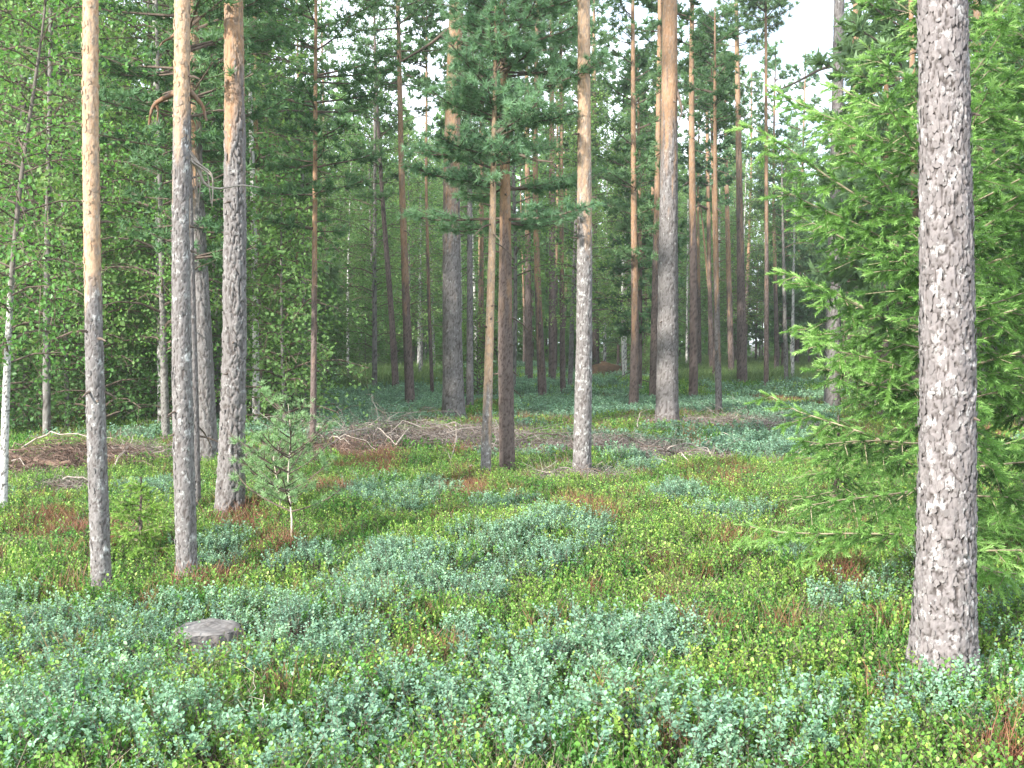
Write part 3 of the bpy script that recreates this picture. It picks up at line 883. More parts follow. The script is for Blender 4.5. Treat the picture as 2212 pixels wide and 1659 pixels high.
def spruce(name, label, base, H, R, nwh, per, shoot, seed, zvis=99, stepA=.05, rise_fn=None, prof=None, trunk_r=.06, lush=1.0):
    r = np.random.default_rng(seed)
    root = obj(name, None, loc=base, label=label, cat='tree')
    zz = np.linspace(0, H, 30)
    pl = np.stack([.02 * np.sin(zz * 2), .02 * np.cos(zz * 1.7), zz], -1)
    obj('trunk', trunk_mesh(pl, trunk_r * (1 - zz / H) ** .9 + .004, .02, M_BARKRED, flare=.2, seed=seed), root)
    limbs, lr, tw, twr, sp, sd, sv = [], [], [], [], [], [], []
    for i in range(nwh):
        t = i / nwh
        z = (.25 + (H - .35) * t) if H > 3 else (.12 + (H - .17) * t)
        for q in range(per):
            az = i * 1.1 + q * 6.283 / per + r.normal() * .25
            L = R * prof(t) * (.72 + .34 * r.random())
            if H > 3 and z < .7 and q % 3 == 2:
                continue
            if L < .05:
                continue
            rs = rise_fn(t) + .1 * r.normal()
            zb = z + r.random() * (H / nwh)
            h = np.array([math.cos(az), math.sin(az), 0])
            s = np.linspace(0, 1, 6)
            pts = np.array([0, 0, zb]) + h * (L * s)[:, None] + np.array([0, 0, 1.0]) * (L * (rs * s + .08 * s ** 3 - .07 * s * s))[:, None] + np.array([-h[1], h[0], 0]) * (L * .12 * r.normal() * s * s)[:, None] + np.array([0, 0, 1.0]) * (.03 * L * np.sin(s * (4 + 4 * r.random()) + r.random() * 6) * s)[:, None]
            limbs.append(pts)
            lr.append(.0055 * (L / 1.2) * (1 - .8 * s) + .0018)
            bv = .40 + .16 * r.normal()
            n2 = max(3, int(L / stepA))
            for e in range(n2):
                so = .14 + .86 * (e + r.random() * .6) / n2
                sg = 1 if e % 2 else -1
                l2 = L * .34 * (1.05 - so) * (.7 + .6 * r.random()) + shoot * .9
                if so < .3:
                    l2 *= .6
                p0 = np.array([np.interp(so, s, pts[:, c]) for c in range(3)])
                tang = nrm(pts[5] - pts[3])
                ang = .75 + .3 * r.random()
                dr = -.05 - .75 * r.random() ** 1.5 - .15 * max(0, .6 - t)
                d2 = nrm(tang * math.cos(ang) + sg * np.cross([0, 0, 1.0], tang) * math.sin(ang) + np.array([0, 0, dr]))
                u_ = np.array([0, .5, 1])
                tw.append(p0 + d2 * (l2 * u_)[:, None] - np.array([0, 0, .1 * l2]) * (u_ ** 2)[:, None])
                twr.append(np.array([.0035, .0025, .0015]))
                a1 = (.35 + .4 * r.random()) * sg
                sp.append(p0), sv.append(bv + .30 * so + .02 * r.normal())
                sd.append(tang * math.cos(a1) + np.cross([0, 0, 1.0], tang) * math.sin(a1) + np.array([0, 0, .30 * r.random()]))
                n3 = max(1, int(l2 / (shoot * .55)))
                for f in range(n3):
                    uo = (f + .25) / n3
                    pp = p0 + d2 * l2 * uo - np.array([0, 0, .1 * l2 * uo ** 2])
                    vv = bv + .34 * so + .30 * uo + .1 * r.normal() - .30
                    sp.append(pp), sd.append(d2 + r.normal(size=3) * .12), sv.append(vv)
                    if r.random() < .85 * lush:
                        a2 = (1 if f % 2 else -1) * (.7 + .35 * r.random())
                        d3 = d2 * math.cos(a2) + np.cross([0, 0, 1.0], d2) * math.sin(a2) + np.array([0, 0, -.25 + .2 * r.random()])
                        sp.append(pp), sd.append(d3), sv.append(vv + .06)
                    if r.random() < .3 * lush:
                        sp.append(pp), sd.append(d2 * .5 + np.array([0, 0, -.7]) + r.normal(size=3) * .3), sv.append(vv - .05)
            sp.append(pts[5] - .3 * shoot * nrm(pts[5] - pts[4])), sd.append(pts[5] - pts[4]), sv.append(.95)
    g = Geo()
    V, F = tubes(np.array(limbs), np.array(lr), 4)
    g.add(V, F, 1, var=.5)
    V, F = tubes(np.array(tw), np.array(twr), 3)
    g.add(V, F, 1, var=.5)
    sp, sd, sv = np.array(sp), np.array(sd), np.array(sv)
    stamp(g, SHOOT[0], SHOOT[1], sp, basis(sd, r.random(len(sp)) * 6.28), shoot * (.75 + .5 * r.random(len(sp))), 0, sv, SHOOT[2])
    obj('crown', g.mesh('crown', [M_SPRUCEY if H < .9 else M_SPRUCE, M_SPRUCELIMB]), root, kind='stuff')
    return root


M_SPRUCELIMB = plain_mat('spruce_twigs', [(.3, (.16, .13, .08)), (.7, (.36, .31, .21))])
b = GB(2022, 1262)
spruce('spruce_tree', 'big bright green spruce with long feathery branches around the thick old pine', b, 4.7, 1.32, 17, 6, .10, 51, stepA=.078,
       rise_fn=lambda t: .02 + .50 * min(1, t / .45), prof=lambda t: float(np.interp(t * 4.7, [0, .15, .6, 1.7, 2.4, 2.8, 3.2, 4.7], [1.1, 1.05, .86, .93, .84, .54, .36, .03])), trunk_r=.06)
b = GB(300, 1218)
spruce('spruce_sapling', 'knee-high bright yellow-green spruce sapling between the two slim pines', b, .66, .30, 8, 4, .055, 52, stepA=.038,
       rise_fn=lambda t: .12 + .4 * t, prof=lambda t: (1 - t * .9), trunk_r=.008)
b = G(1655, 1150) + np.array([.75, .55, 0])
spruce('spruce_sapling', 'drooping shaggy young spruce growing against the foot of the big spruce', b, .95, .6, 7, 5, .075, 53, stepA=.07,
       rise_fn=lambda t: -.12 + .3 * t, prof=lambda t: (1 - t * .9) ** .7, trunk_r=.02)
b = G(2230, 1180)
spruce('spruce_tree', 'darker spruce partly hidden right of the thick old pine', b, 4.6, 1.15, 17, 6, .102, 54, stepA=.07,
       rise_fn=lambda t: .0 + .5 * min(1, t / .5), prof=lambda t: (1 - t * .97) ** .7, trunk_r=.05)


# pine saplings
def pine_sapling(label, bpx, top, wpx, seed, whorls=6):
    b = GB(*bpx)
    dep = b[1]
    t = P(top[0], top[1], dep) - b
    H = t[2]
    root = obj('pine_sapling', None, loc=b, label=label, cat='sapling')
    zz = np.linspace(0, H, 12)
    ax = lambda z: np.array([t[0] * z / H + .012 * math.sin(z * 9), .01 * math.sin(z * 7), z])
    g = Geo()
    V, F = tubes(np.array([[ax(z) for z in zz]]), np.array([.009 * (1 - zz / H * .75)]), 7)
    g.add(V, F, 0)
    obj('trunk', g.mesh('trunk', [M_PALEWOOD], True), root)
    me = pine_crown(ax, H * .25, H * 1.0, wpx / 2 / FPX * dep, whorls, 4, TUFT_NEAR, .05, .062, r0=.005, seed=seed, dead=0, mats=[M_NEEDLEY, M_LIMB], rise=.3, sub=3, prof=lambda q: (1 - q) ** .7, droop=.0)
    obj('crown', me, root, kind='stuff')


pine_sapling('waist-high light green pine sapling with thin white stem in front of the twig heap', (627, 1152), (624, 872), 215, 61, 6)
pine_sapling('small pine sapling crowding close behind the waist-high one', (604, 1095), (592, 955), 120, 62, 5)

# ------------------------------------------------------------------ stump
b = G(438, 1432)
top = P(440, 1372, b[1])
sh = max(.17, float(top[2] - b[2]))
root = obj('tree_stump', None, loc=(b[0], b[1] + .10, b[2]), label='low weathered grey pine stump with flat sawn top among the bilberries', cat='stump')
R0 = 70 / FPX * b[1]
M_CUT, nt = new_mat('weathered_cut_wood')
tcn = N_(nt, 'ShaderNodeTexCoord')
wv = N_(nt, 'ShaderNodeTexWave', wave_type='RINGS', rings_direction='Z')
wv.inputs['Scale'].default_value = 9
wv.inputs['Distortion'].default_value = 9
wv.inputs['Detail'].default_value = 3
nt.links.new(tcn.outputs['Object'], wv.inputs['Vector'])
nn = noise(nt, 9, 6, tcn.outputs['Object'])
col = ramp(nt, math_(nt, 'MULTIPLY_ADD', wv.outputs['Fac'], .10, math_(nt, 'MULTIPLY', nn, .8)), [(.25, (.075, .064, .055)), (.5, (.175, .16, .148)), (.75, (.29, .27, .245))])
p = N_(nt, 'ShaderNodeBsdfPrincipled')
p.inputs['Roughness'].default_value = .85
nt.links.new(col, p.inputs['Base Color'])
bb = N_(nt, 'ShaderNodeBump')
bb.inputs['Strength'].default_value = .5
bb.inputs['Distance'].default_value = .01
nt.links.new(nn, bb.inputs['Height'])
nt.links.new(bb.outputs[0], p.inputs['Normal'])
oo = N_(nt, 'ShaderNodeOutputMaterial')
nt.links.new(p.outputs[0], oo.inputs[0])
g = Geo()
S, Kr = 72, 10
th = np.arange(S) / S * 2 * math.pi
edge = R0 * (1 + .10 * (fbm(np.cos(th) * 2 + 5, np.sin(th) * 2 + 5, 1, 3) - .5) * 2)
rows = [np.stack([np.cos(th) * edge * f, np.sin(th) * edge * f, sh + .012 * (fbm(np.cos(th) * f * 3 + 9, np.sin(th) * f * 3, 2, 3) - .5) * 2 - (.012 if f == 1 else 0) + 0 * th], -1) for f in np.linspace(.02, 1, Kr)]
V = np.concatenate(rows)
i, j = np.meshgrid(np.arange(Kr - 1), np.arange(S), indexing='ij')
a, b_ = i * S + j, i * S + (j + 1) % S
g.add(V, np.stack([a, b_, b_ + S, a + S], -1).reshape(-1, 4))
obj('cut_face', g.mesh('cut_face', [M_CUT], True), root)
g = Geo()
rows = []
for z, f in ((sh - .012, 1.003), (sh - .03, 1.03), (sh * .6, 1.0), (sh * .3, 1.08), (0, 1.25), (-.15, 1.3)):
    rows.append(np.stack([np.cos(th) * edge * f * (1 + .05 * np.sin(th * 17)), np.sin(th) * edge * f * (1 + .05 * np.sin(th * 17)), z + .015 * np.sin(th * 7 + 1) * (f > 1.02) + 0 * th], -1))
V = np.concatenate(rows)
i, j = np.meshgrid(np.arange(5), np.arange(S), indexing='ij')
a, b_ = i * S + j, i * S + (j + 1) % S
g.add(V, np.stack([a, a + S, b_ + S, b_], -1).reshape(-1, 4), 0, crev=.7, cell=.3, orange=0)
obj('bark', g.mesh('bark', [M_BARK], True), root)


# ------------------------------------------------------------------ slash: twig heaps and fallen branches
def crooked(n, k, p0, d, L, wob, r):
    """n crooked twigs of k points"""
    s = np.linspace(0, 1, k)
    Q = p0[:, None] + d[:, None] * (L[:, None] * s)[..., None]
    off = np.cumsum(r.normal(size=(n, k, 3)) * wob, 1) * L[:, None, None]
    off[:, 0] = 0
    sag = -(s ** 2)[None, :, None] * L[:, None, None] * .25 * np.array([0, 0, 1.0])
    return Q + off + sag


HEAPS = []


def heap(label, cpx, rx, ry, h, n, seed, mat=None, name='brush_pile'):
    n, h = int(n * 2.8), h * 1.2
    r = np.random.default_rng(seed)
    b = G(*cpx)
    HEAPS.append((b[0], b[1], rx, ry))
    root = obj(name, None, loc=b, label=label, cat='twig heap')
    a, q = r.random(n) * 6.283, np.sqrt(r.random(n))
    x, y = np.cos(a) * q * rx, np.sin(a) * q * ry
    z = (ground_z(b[0] + x, b[1] + y) - b[2]) + h * (1 - q ** 2) * r.random(n) ** .6
    p0 = np.stack([x, y, z], -1)
    az = r.random(n) * 6.283
    d = nrm(np.stack([np.cos(az), np.sin(az), .35 * r.normal(size=n)], -1))
    L = .15 + .55 * r.random(n) ** 2 * max(rx, .5)
    g = Geo()
    Q = crooked(n, 6, p0, d, L, .06, r)
    V, F = tubes(Q, (.0025 + .006 * r.random(n) ** 3)[:, None] * (1 - .7 * np.linspace(0, 1, 6))[None], 3)
    g.add(V, F, 0, var=np.repeat(r.random(n), 18))
    # side twigs
    m = n * 2
    pk = r.integers(0, n, m)
    pp = Q[pk, r.integers(1, 5, m)]
    d = nrm(r.normal(size=(m, 3)) + np.array([0, 0, .3]))
    Q2 = crooked(m, 4, pp, d, .08 + .22 * r.random(m), .08, r)
    V, F = tubes(Q2, (.0012 + .0015 * r.random(m))[:, None] * (1 - .6 * np.linspace(0, 1, 4))[None], 3)
    g.add(V, F, 0, var=np.repeat(r.random(m), 12))
    obj('twigs', g.mesh('twigs', [mat or M_TWIG]), root, kind='stuff')
    for k in range(6):
        g = Geo()
        a = r.random() * 6.283
        s = r.random()
        p = np.array([[math.cos(a) * rx * s * .7, math.sin(a) * ry * s * .7, h * (1 - s) * .9 + .05]])
        az = r.normal() * .5 + (math.pi if r.random() < .5 else 0)
        Q = crooked(1, 10, p - .3 * np.array([[math.cos(az), math.sin(az), 0]]) * rx, nrm(np.array([[math.cos(az), math.sin(az), .15 * r.normal()]])), np.array([rx * (.5 + .6 * r.random())]), .035, r)
        V, F = tubes(Q, (.006 + .008 * r.random()) * (1 - .7 * np.linspace(0, 1, 10))[None], 6)
        g.add(V, F, 0, var=.5)
        obj('branch', g.mesh('branch', [M_DEADWOOD if k % 2 else M_LIMB], True), root)
    return root


heap('rust-brown heap of cut branches beyond the white birch and the flaky cream pine', (150, 1000), 1.35, .8, .27, 420, 71, M_RUSTTWIG)
heap('grey tangle of dry twigs between the flaky cream pine and the forked-limb pine', (300, 1010), .8, .6, .24, 260, 72)
heap('small bleached twig tangle on the ground left of the flaky cream pine', (150, 1075), .5, .35, .16, 160, 73)
heap('brown twig litter around the foot of the broad grey pine', (560, 1010), .9, .6, .16, 260, 74)
heap('long grey-brown mound of dead twigs left of the cream-barked pine', (880, 972), 1.75, .8, .34, 620, 75)
heap('reddish twig mound beneath the dark slim pines behind the sapling', (740, 985), 1.0, .6, .20, 260, 76, M_RUSTTWIG)
heap('low heap of pale dead branches beyond the bright heather, right of the orange-topped pine', (1455, 1012), .95, .5, .20, 360, 77)
heap('brown mat of shed twigs round the foot of the stout smooth grey pine', (1425, 935), 1.0, .7, .18, 320, 78)
heap('dry twig litter at the pale foot of the orange-topped pine', (1250, 1050), .7, .5, .15, 260, 79)
heap('grey heathery brush between the thin brown pole and the spruce tips', (1590, 935), 1.4, .9, .26, 380, 80)
heap('dead twigs scattered between the middle pair of pines and the orange-topped pine', (1175, 985), 1.2, .8, .18, 360, 81)


heap('thin twig litter left of the long grey-brown mound, behind the pine sapling', (690, 965), 1.1, .8, .14, 240, 82)
heap('twig litter joining the long mound to the middle pair of pines', (1020, 955), 1.4, .8, .22, 380, 83)
heap('dead twigs on the floor just right of the orange-topped pine', (1330, 985), 1.1, .8, .2, 360, 84)
heap('dry brush below the purplish grey pine at the spruce tips', (1700, 955), 1.1, .7, .2, 240, 85)


def fallen(label, pts, r, mat=None, seed=0):
    """pts (x, y, height): view pixels of the ground below, and how high the wood is above it"""
    w_ = []
    for (x, y, h) in pts:
        q = G(x, y)
        w_.append(q + np.array([0, 0, h]))
    w_ = np.array(w_)
    n = 16
    tt = np.linspace(0, len(pts) - 1, n)
    q = np.stack([np.interp(tt, np.arange(len(pts)), w_[:, c]) for c in range(3)], -1)
    q[1:-1] = (q[:-2] + 2 * q[1:-1] + q[2:]) / 4
    rr = np.random.default_rng(seed + 900)
    q[1:] += rr.normal(size=(n - 1, 3)) * r * .5
    b = q[0].copy()
    root = obj('fallen_branch', None, loc=b, label=label, cat='branch')
    g = Geo()
    V, F = tubes((q - b)[None], (r * (1 - .6 * np.linspace(0, 1, n)))[None], 7)
    g.add(V, F, 0, var=.5)
    obj('stem', g.mesh('stem', [mat or M_DEADWOOD], True), root)
    for k in range(4):
        i = 4 + 3 * k
        d = nrm(rr.normal(size=(1, 3)) + np.array([[0, 0, .9]]))
        Q = crooked(1, 7, (q[i] - b)[None], d, np.array([.12 + .3 * rr.random()]), .09, rr)
        V, F = tubes(Q, (r * .35 * (1 - .8 * np.linspace(0, 1, 7)))[None], 4)
        g = Geo()
        g.add(V, F, 0, var=.5)
        obj('twig', g.mesh('twig', [mat or M_DEADWOOD], True), root)


fallen('pale arched dead branch on top of the long grey-brown twig mound', [(855, 985, .22), (872, 975, .26), (905, 965, .36), (950, 965, .36), (990, 968, .30)], .013, M_PALEWOOD, 1)
fallen('dark curved dead branch ending in the long mound of twigs', [(690, 990, .1), (760, 975, .3), (820, 975, .34), (860, 985, .2)], .015, None, 2)
fallen('crooked dead branch hanging down the front of the long mound', [(985, 965, .36), (985, 990, .25), (975, 1020, .15), (950, 1045, .05)], .014, None, 3)
fallen('pale thick branch lying in the low heap right of the orange-topped pine', [(1400, 1005, .12), (1440, 1010, .14), (1490, 1020, .1), (1535, 1032, .04)], .024, M_PALEWOOD, 4)
fallen('crooked forked branch across the low heap of pale branches', [(1390, 1005, .12), (1430, 1020, .16), (1468, 1030, .12), (1475, 1050, .02)], .014, None, 5)
fallen('long bowed branch with a bright broken end near the spruce tips', [(1502, 975, .1), (1540, 972, .14), (1580, 978, .12), (1630, 992, .05)], .018, M_PALEWOOD, 6)
fallen('short bleached stick lying in front of the bowed branch', [(1600, 1010, .08), (1640, 1017, .06), (1665, 1024, .04)], .014, M_PALEWOOD, 7)
fallen('forked grey dead branch leaning up between the two slim left pines', [(240, 1035, .1), (256, 1020, .18), (275, 1000, .25), (292, 985, .3)], .014, None, 8)
fallen('rusty fallen log at the back of the rust-brown heap', [(20, 1005, .15), (70, 1005, .17), (130, 1010, .16), (200, 1015, .12)], .05, plain_mat('rusty_log', [(.3, (.12, .075, .052)), (.7, (.24, .155, .11))], 14), 9)
fallen('grey stick beside the right-hand foot of the grey-brown pine', [(1085, 985, .05), (1110, 975, .12), (1140, 985, .12), (1160, 1000, .03)], .018, None, 10)
fallen('small arching white twig standing behind the orange-topped pine', [(1385, 955, .02), (1375, 940, .2), (1385, 925, .34), (1400, 922, .3)], .010, M_PALEWOOD, 11)
fallen('thin pale stick poking up in the near bilberries', [(558, 1650, .05), (562, 1640, .12), (568, 1630, .18), (572, 1622, .22)], .004, M_PALEWOOD, 12)
fallen('old white pole lying on the forest floor behind the stout smooth pine', [(1455, 832, .15), (1490, 828, .2), (1530, 824, .3)], .03, M_PALEWOOD, 13)

# rusty root mound
b = G(1300, 822)
g = Geo()
S, Kr = 40, 14
th, ph = np.meshgrid(np.arange(S) / S * 6.283, np.linspace(0, 1, Kr))
rr = np.cos(ph * math.pi / 2) * (1 + .35 * (fbm(np.cos(th) * 2 + 3, np.sin(th) * 2 + ph * 3, 1, 4) - .5) * 2)
V = np.stack([rr * np.cos(th) * 1.35, rr * np.sin(th) * .9, .85 * np.sin(ph * math.pi / 2) * (.75 + .5 * fbm(np.cos(th) + 8, np.sin(th) + ph * 2, 2, 4)) - .15], -1)
i, j = np.meshgrid(np.arange(Kr - 1), np.arange(S), indexing='ij')
a, b_ = i * S + j, i * S + (j + 1) % S
g.add(V.reshape(-1, 3), np.stack([a, b_, b_ + S, a + S], -1).reshape(-1, 4))
obj('root_mound', g.mesh('root_mound', [plain_mat('rusty_earth', [(.3, (.05, .033, .02)), (.6, (.11, .07, .04)), (.8, (.17, .115, .065))], 5)], True), loc=b + np.array([0, .6, 0]), label='rusty brown root mound at the foot of a dark pine far back', cat='mound')

# ------------------------------------------------------------------ background trees, copied
zero_ax = lambda z: np.array([.05 * math.sin(z * .6), .05 * math.cos(z * .5), z])


def proto(name, label, group, cat, H, r, mat, crown_fn, seed, zo=None, flare=.2, px_=.045):
    root = obj(name, None, label=label, cat=cat, group=group)
    zz = np.linspace(0, H, 24)
    rnd = np.random.default_rng(seed)
    ph = rnd.random() * 6
    bend = .12 * rnd.normal()
    pl = np.stack([bend * np.sin(zz * .35 + ph) - bend * math.sin(ph), .04 * zz * rnd.normal() * .2, zz], -1)
    obj('trunk', trunk_mesh(pl, r * (1 - .85 * zz / H) + .006, px_, mat, (max(.03, r * .5), max(.05, r)), r * .06, zo, flare, None, seed, orange_w=1.5), root)
    ax = lambda z: np.array([np.interp(z, pl[:, 2], pl[:, 0]), np.interp(z, pl[:, 2], pl[:, 1]), z])
    obj('crown', crown_fn(ax), root, kind='stuff')
    return root


protos = {k: [] for k in ('pole', 'pine', 'birch', 'shrub')}
for s in range(5):
    H = 13 + s * 1.2
    protos['pole'].append(proto('pine_tree', 'slender reddish pine with a high crown standing far back in the wood', 'slender far-off pines', 'tree', H, .085 + .012 * s, M_BARKRED,
                                lambda ax, H=H, s=s: pine_crown(ax, H * .5, H, 1.5, 12, 4, TUFT_FAR, .21, .14, seed=300 + s, sub=6, dead=5), 300 + s, zo=H * .3))
for s in range(4):
    H = 8 + s * 1.1
    protos['pine'].append(proto('pine_tree', 'dark bushy young pine with a low crown deep in the wood', 'bushy young pines in the wood', 'tree', H, .07, M_BARKRED,
                                lambda ax, H=H, s=s: pine_crown(ax, H * .2, H, 1.35, 20, 4, TUFT_FAR, .20, .13, seed=320 + s, sub=6, dead=4, rise=.0), 320 + s, zo=H * .4))
for s in range(5):
    H = 8.5 + s * 1.1
    protos['birch'].append(proto('birch_tree', 'slender leafy birch in the shady wood behind the pines', 'slender birches in the wood', 'tree', H, .05 + .006 * s, M_BIRCH if s % 2 else M_BIRCHSHADE,
                                 lambda ax, H=H, s=s: leaf_crown(ax, H * (.16 + .07 * (s % 3)), H, 1.6, 62, .075, 11, 9, seed=340 + s, mats=[M_FARLEAF, M_LIMB]), 340 + s))
for s in range(4):
    H = 2.2 + s * .7
    protos['shrub'].append(proto('shrub', 'leafy green shrub growing under the far trees', 'shrubs under the far trees', 'shrub', H, .025, M_BIRCHSHADE,
                                 lambda ax, H=H, s=s: leaf_crown(ax, H * .06, H, 1.25, 46, .065, 12, 9, seed=360 + s, mats=[M_FARLEAF, M_LIMB], prof=lambda t: 1 - .6 * t), 360 + s))
LAND = [(-9999, None), (200, 'the flaky cream pine'), (395, 'the forked-limb pine'), (508, 'the broad grey pine'), (680, 'the thin reddish pine'), (870, 'the red-orange slender pine'), (977, 'the stout furrowed pine'), (1090, 'the blue-green crowned pine'),
        (1262, 'the orange-topped pine'), (1443, 'the smooth grey pine'), (1600, 'the dark-footed pine'), (1805, 'the purplish pine'), (2045, 'the old scaly pine'), (9999, None)]
ORD = ['nearest', 'second nearest', 'third nearest', 'fourth nearest', 'fifth nearest', 'sixth nearest', 'seventh nearest', 'eighth nearest', 'ninth nearest', 'tenth nearest', 'eleventh nearest', 'twelfth nearest', 'thirteenth nearest', 'fourteenth nearest', 'fifteenth nearest', 'sixteenth nearest', 'seventeenth nearest', 'eighteenth nearest', 'nineteenth nearest', 'twentieth nearest', 'twenty-first nearest', 'twenty-second nearest', 'twenty-third nearest', 'twenty-fourth nearest', 'twenty-fifth nearest', 'twenty-sixth nearest']
PLACED = {}


def where(px_):
    for (a, la), (c, lc) in zip(LAND, LAND[1:]):
        if a <= px_ < c:
            return 'left of ' + lc if la is None else ('right of ' + la if lc is None else 'between ' + la + ' and ' + lc)


def label_placed(words):
    for (kind, wh), rows in PLACED.items():
        rows.sort(key=lambda t: t[0])
        for i, (_, o) in enumerate(rows):
            o['label'] = f"{ORD[i] if i < len(ORD) else 'farther'} {words[kind]} {wh}"


used = set()
taken = [(float(v[1][0]), float(v[1][1])) for v in T.values()]


def place(kind, n, dmin, dmax, seed, gap=1.2, clear=True, px_rng=(-250, 2460)):
    r = np.random.default_rng(seed)
    k = 0
    tries = 0
    while k < n and tries < 6000:
        tries += 1
        dep = dmin + (dmax - dmin) * r.random() ** .8
        pxx = px_rng[0] + (px_rng[1] - px_rng[0]) * r.random()
        x = (pxx - CX) / FPX * dep
        if min(math.hypot(x - a, dep - c) for a, c in taken) < gap:
            continue
        if clear and 1455 < pxx < 1800 and dep < {'birch': 46, 'pine': 50, 'shrub': 66, 'pole': 0}[kind]:
            continue
        if kind in ('pole', 'pine') and (700 < pxx < 880 or (1640 < pxx < 1800 and dep < 40)) and dep < 66:
            continue
        if clear and 760 < pxx < 960 and dep < 50 and kind in ('shrub',):
            continue
        taken.append((x, dep))
        i = k % len(protos[kind])
        s = .85 + .35 * r.random()
        pr = protos[kind][i]
        loc = (x, dep, float(ground_z(x, dep)))
        if (kind, i) not in used:
            used.add((kind, i))
            pr.location, pr.rotation_euler, pr.scale = loc, (0, 0, r.random() * 6.28), (s, s, s)
            new = pr
        else:
            new = copy_tree(pr, loc, r.random() * 6.28, s)
        PLACED.setdefault((kind, where(pxx)), []).append((dep, new))
        k += 1


place('pole', 54, 27, 60, 401, 1.3)
place('pine', 26, 30, 62, 402, 1.6)
place('birch', 64, 27, 62, 403, 1.3)
place('shrub', 60, 27, 62, 404, 1.0)
place('birch', 22, 16, 26, 405, 1.2, px_rng=(-150, 640))
place('shrub', 22, 17, 26, 406, 1.0, px_rng=(-150, 640))
place('pine', 8, 18, 27, 407, 1.3, px_rng=(-200, 640))
place('shrub', 12, 20, 30, 408, 1.0, px_rng=(1850, 2400))
place('pine', 8, 16, 28, 409, 1.3, px_rng=(1880, 2450))
place('birch', 14, 50, 74, 410, 1.3, px_rng=(1440, 1820))
place('pine', 10, 54, 76, 411, 1.3, px_rng=(1440, 1820))

label_placed({'pole': 'reddish pole pine', 'pine': 'dark bushy pine', 'birch': 'leafy birch', 'shrub': 'leafy shrub'})

# the wood beyond, one mass
g = Geo()
r = np.random.default_rng(500)
nT = 640
td_ = 62 + 70 * r.random(nT) ** 1.3
tx_ = (r.random(nT) - .5) * 1.35 * td_
th_ = 11.5 + 6.5 * r.random(nT) + .03 * (td_ - 64)
keep = ~((td_ < 76) & (tx_ / td_ > .15) & (tx_ / td_ < .33))
td_, tx_, th_ = td_[keep], tx_[keep], th_[keep]
nT = len(td_)
per = 520
zq = r.random((nT, per)) ** .85
wq = 1.9 * np.sqrt(np.maximum(0, 1 - zq ** 1.6)) * (.5 + .5 * vnoise(zq * 9, np.arange(nT)[:, None] * 3.3, 2))
aq, rq = r.random((nT, per)) * 6.283, np.sqrt(r.random((nT, per)))
pos = np.stack([tx_[:, None] + wq * rq * np.cos(aq), td_[:, None] + wq * rq * np.sin(aq), ground_z(tx_, td_)[:, None] + .2 + zq * th_[:, None]], -1).reshape(-1, 3)
var = (np.repeat(.25 + .5 * r.random(nT), per) + .3 * (r.random(nT * per) - .5))
nv = nrm(r.normal(size=(len(pos), 3)) + np.array([0, 0, .4]))
stamp(g, LEAF4[0], LEAF4[1], pos, basis(nv, r.random(len(pos)) * 6.28), .44 * (.6 + .8 * r.random(len(pos))), 0, var)
zl = np.linspace(0, 1, 4)
pts = np.stack([tx_[:, None] + 0 * zl, td_[:, None] + 0 * zl, ground_z(tx_, td_)[:, None] - .2 + zl * th_[:, None]], -1)
V, F = tubes(pts, .09 * (1 - .8 * zl)[None] + 0 * pts[..., 0], 5)
g.add(V, F, 1, var=.4)
obj('far_woods', g.mesh('far_woods', [M_FARLEAF, M_LIMB]), kind='stuff', label='distant green wood closing the view beyond the clearing', cat='woods')


# ------------------------------------------------------------------ ground cover
def free_proto(name, me):
    return bpy.data.objects.new(name, me)       # only instanced, never linked


def leaf_along(r, n, z0, z1, lsz, spread, tilt):
    pass


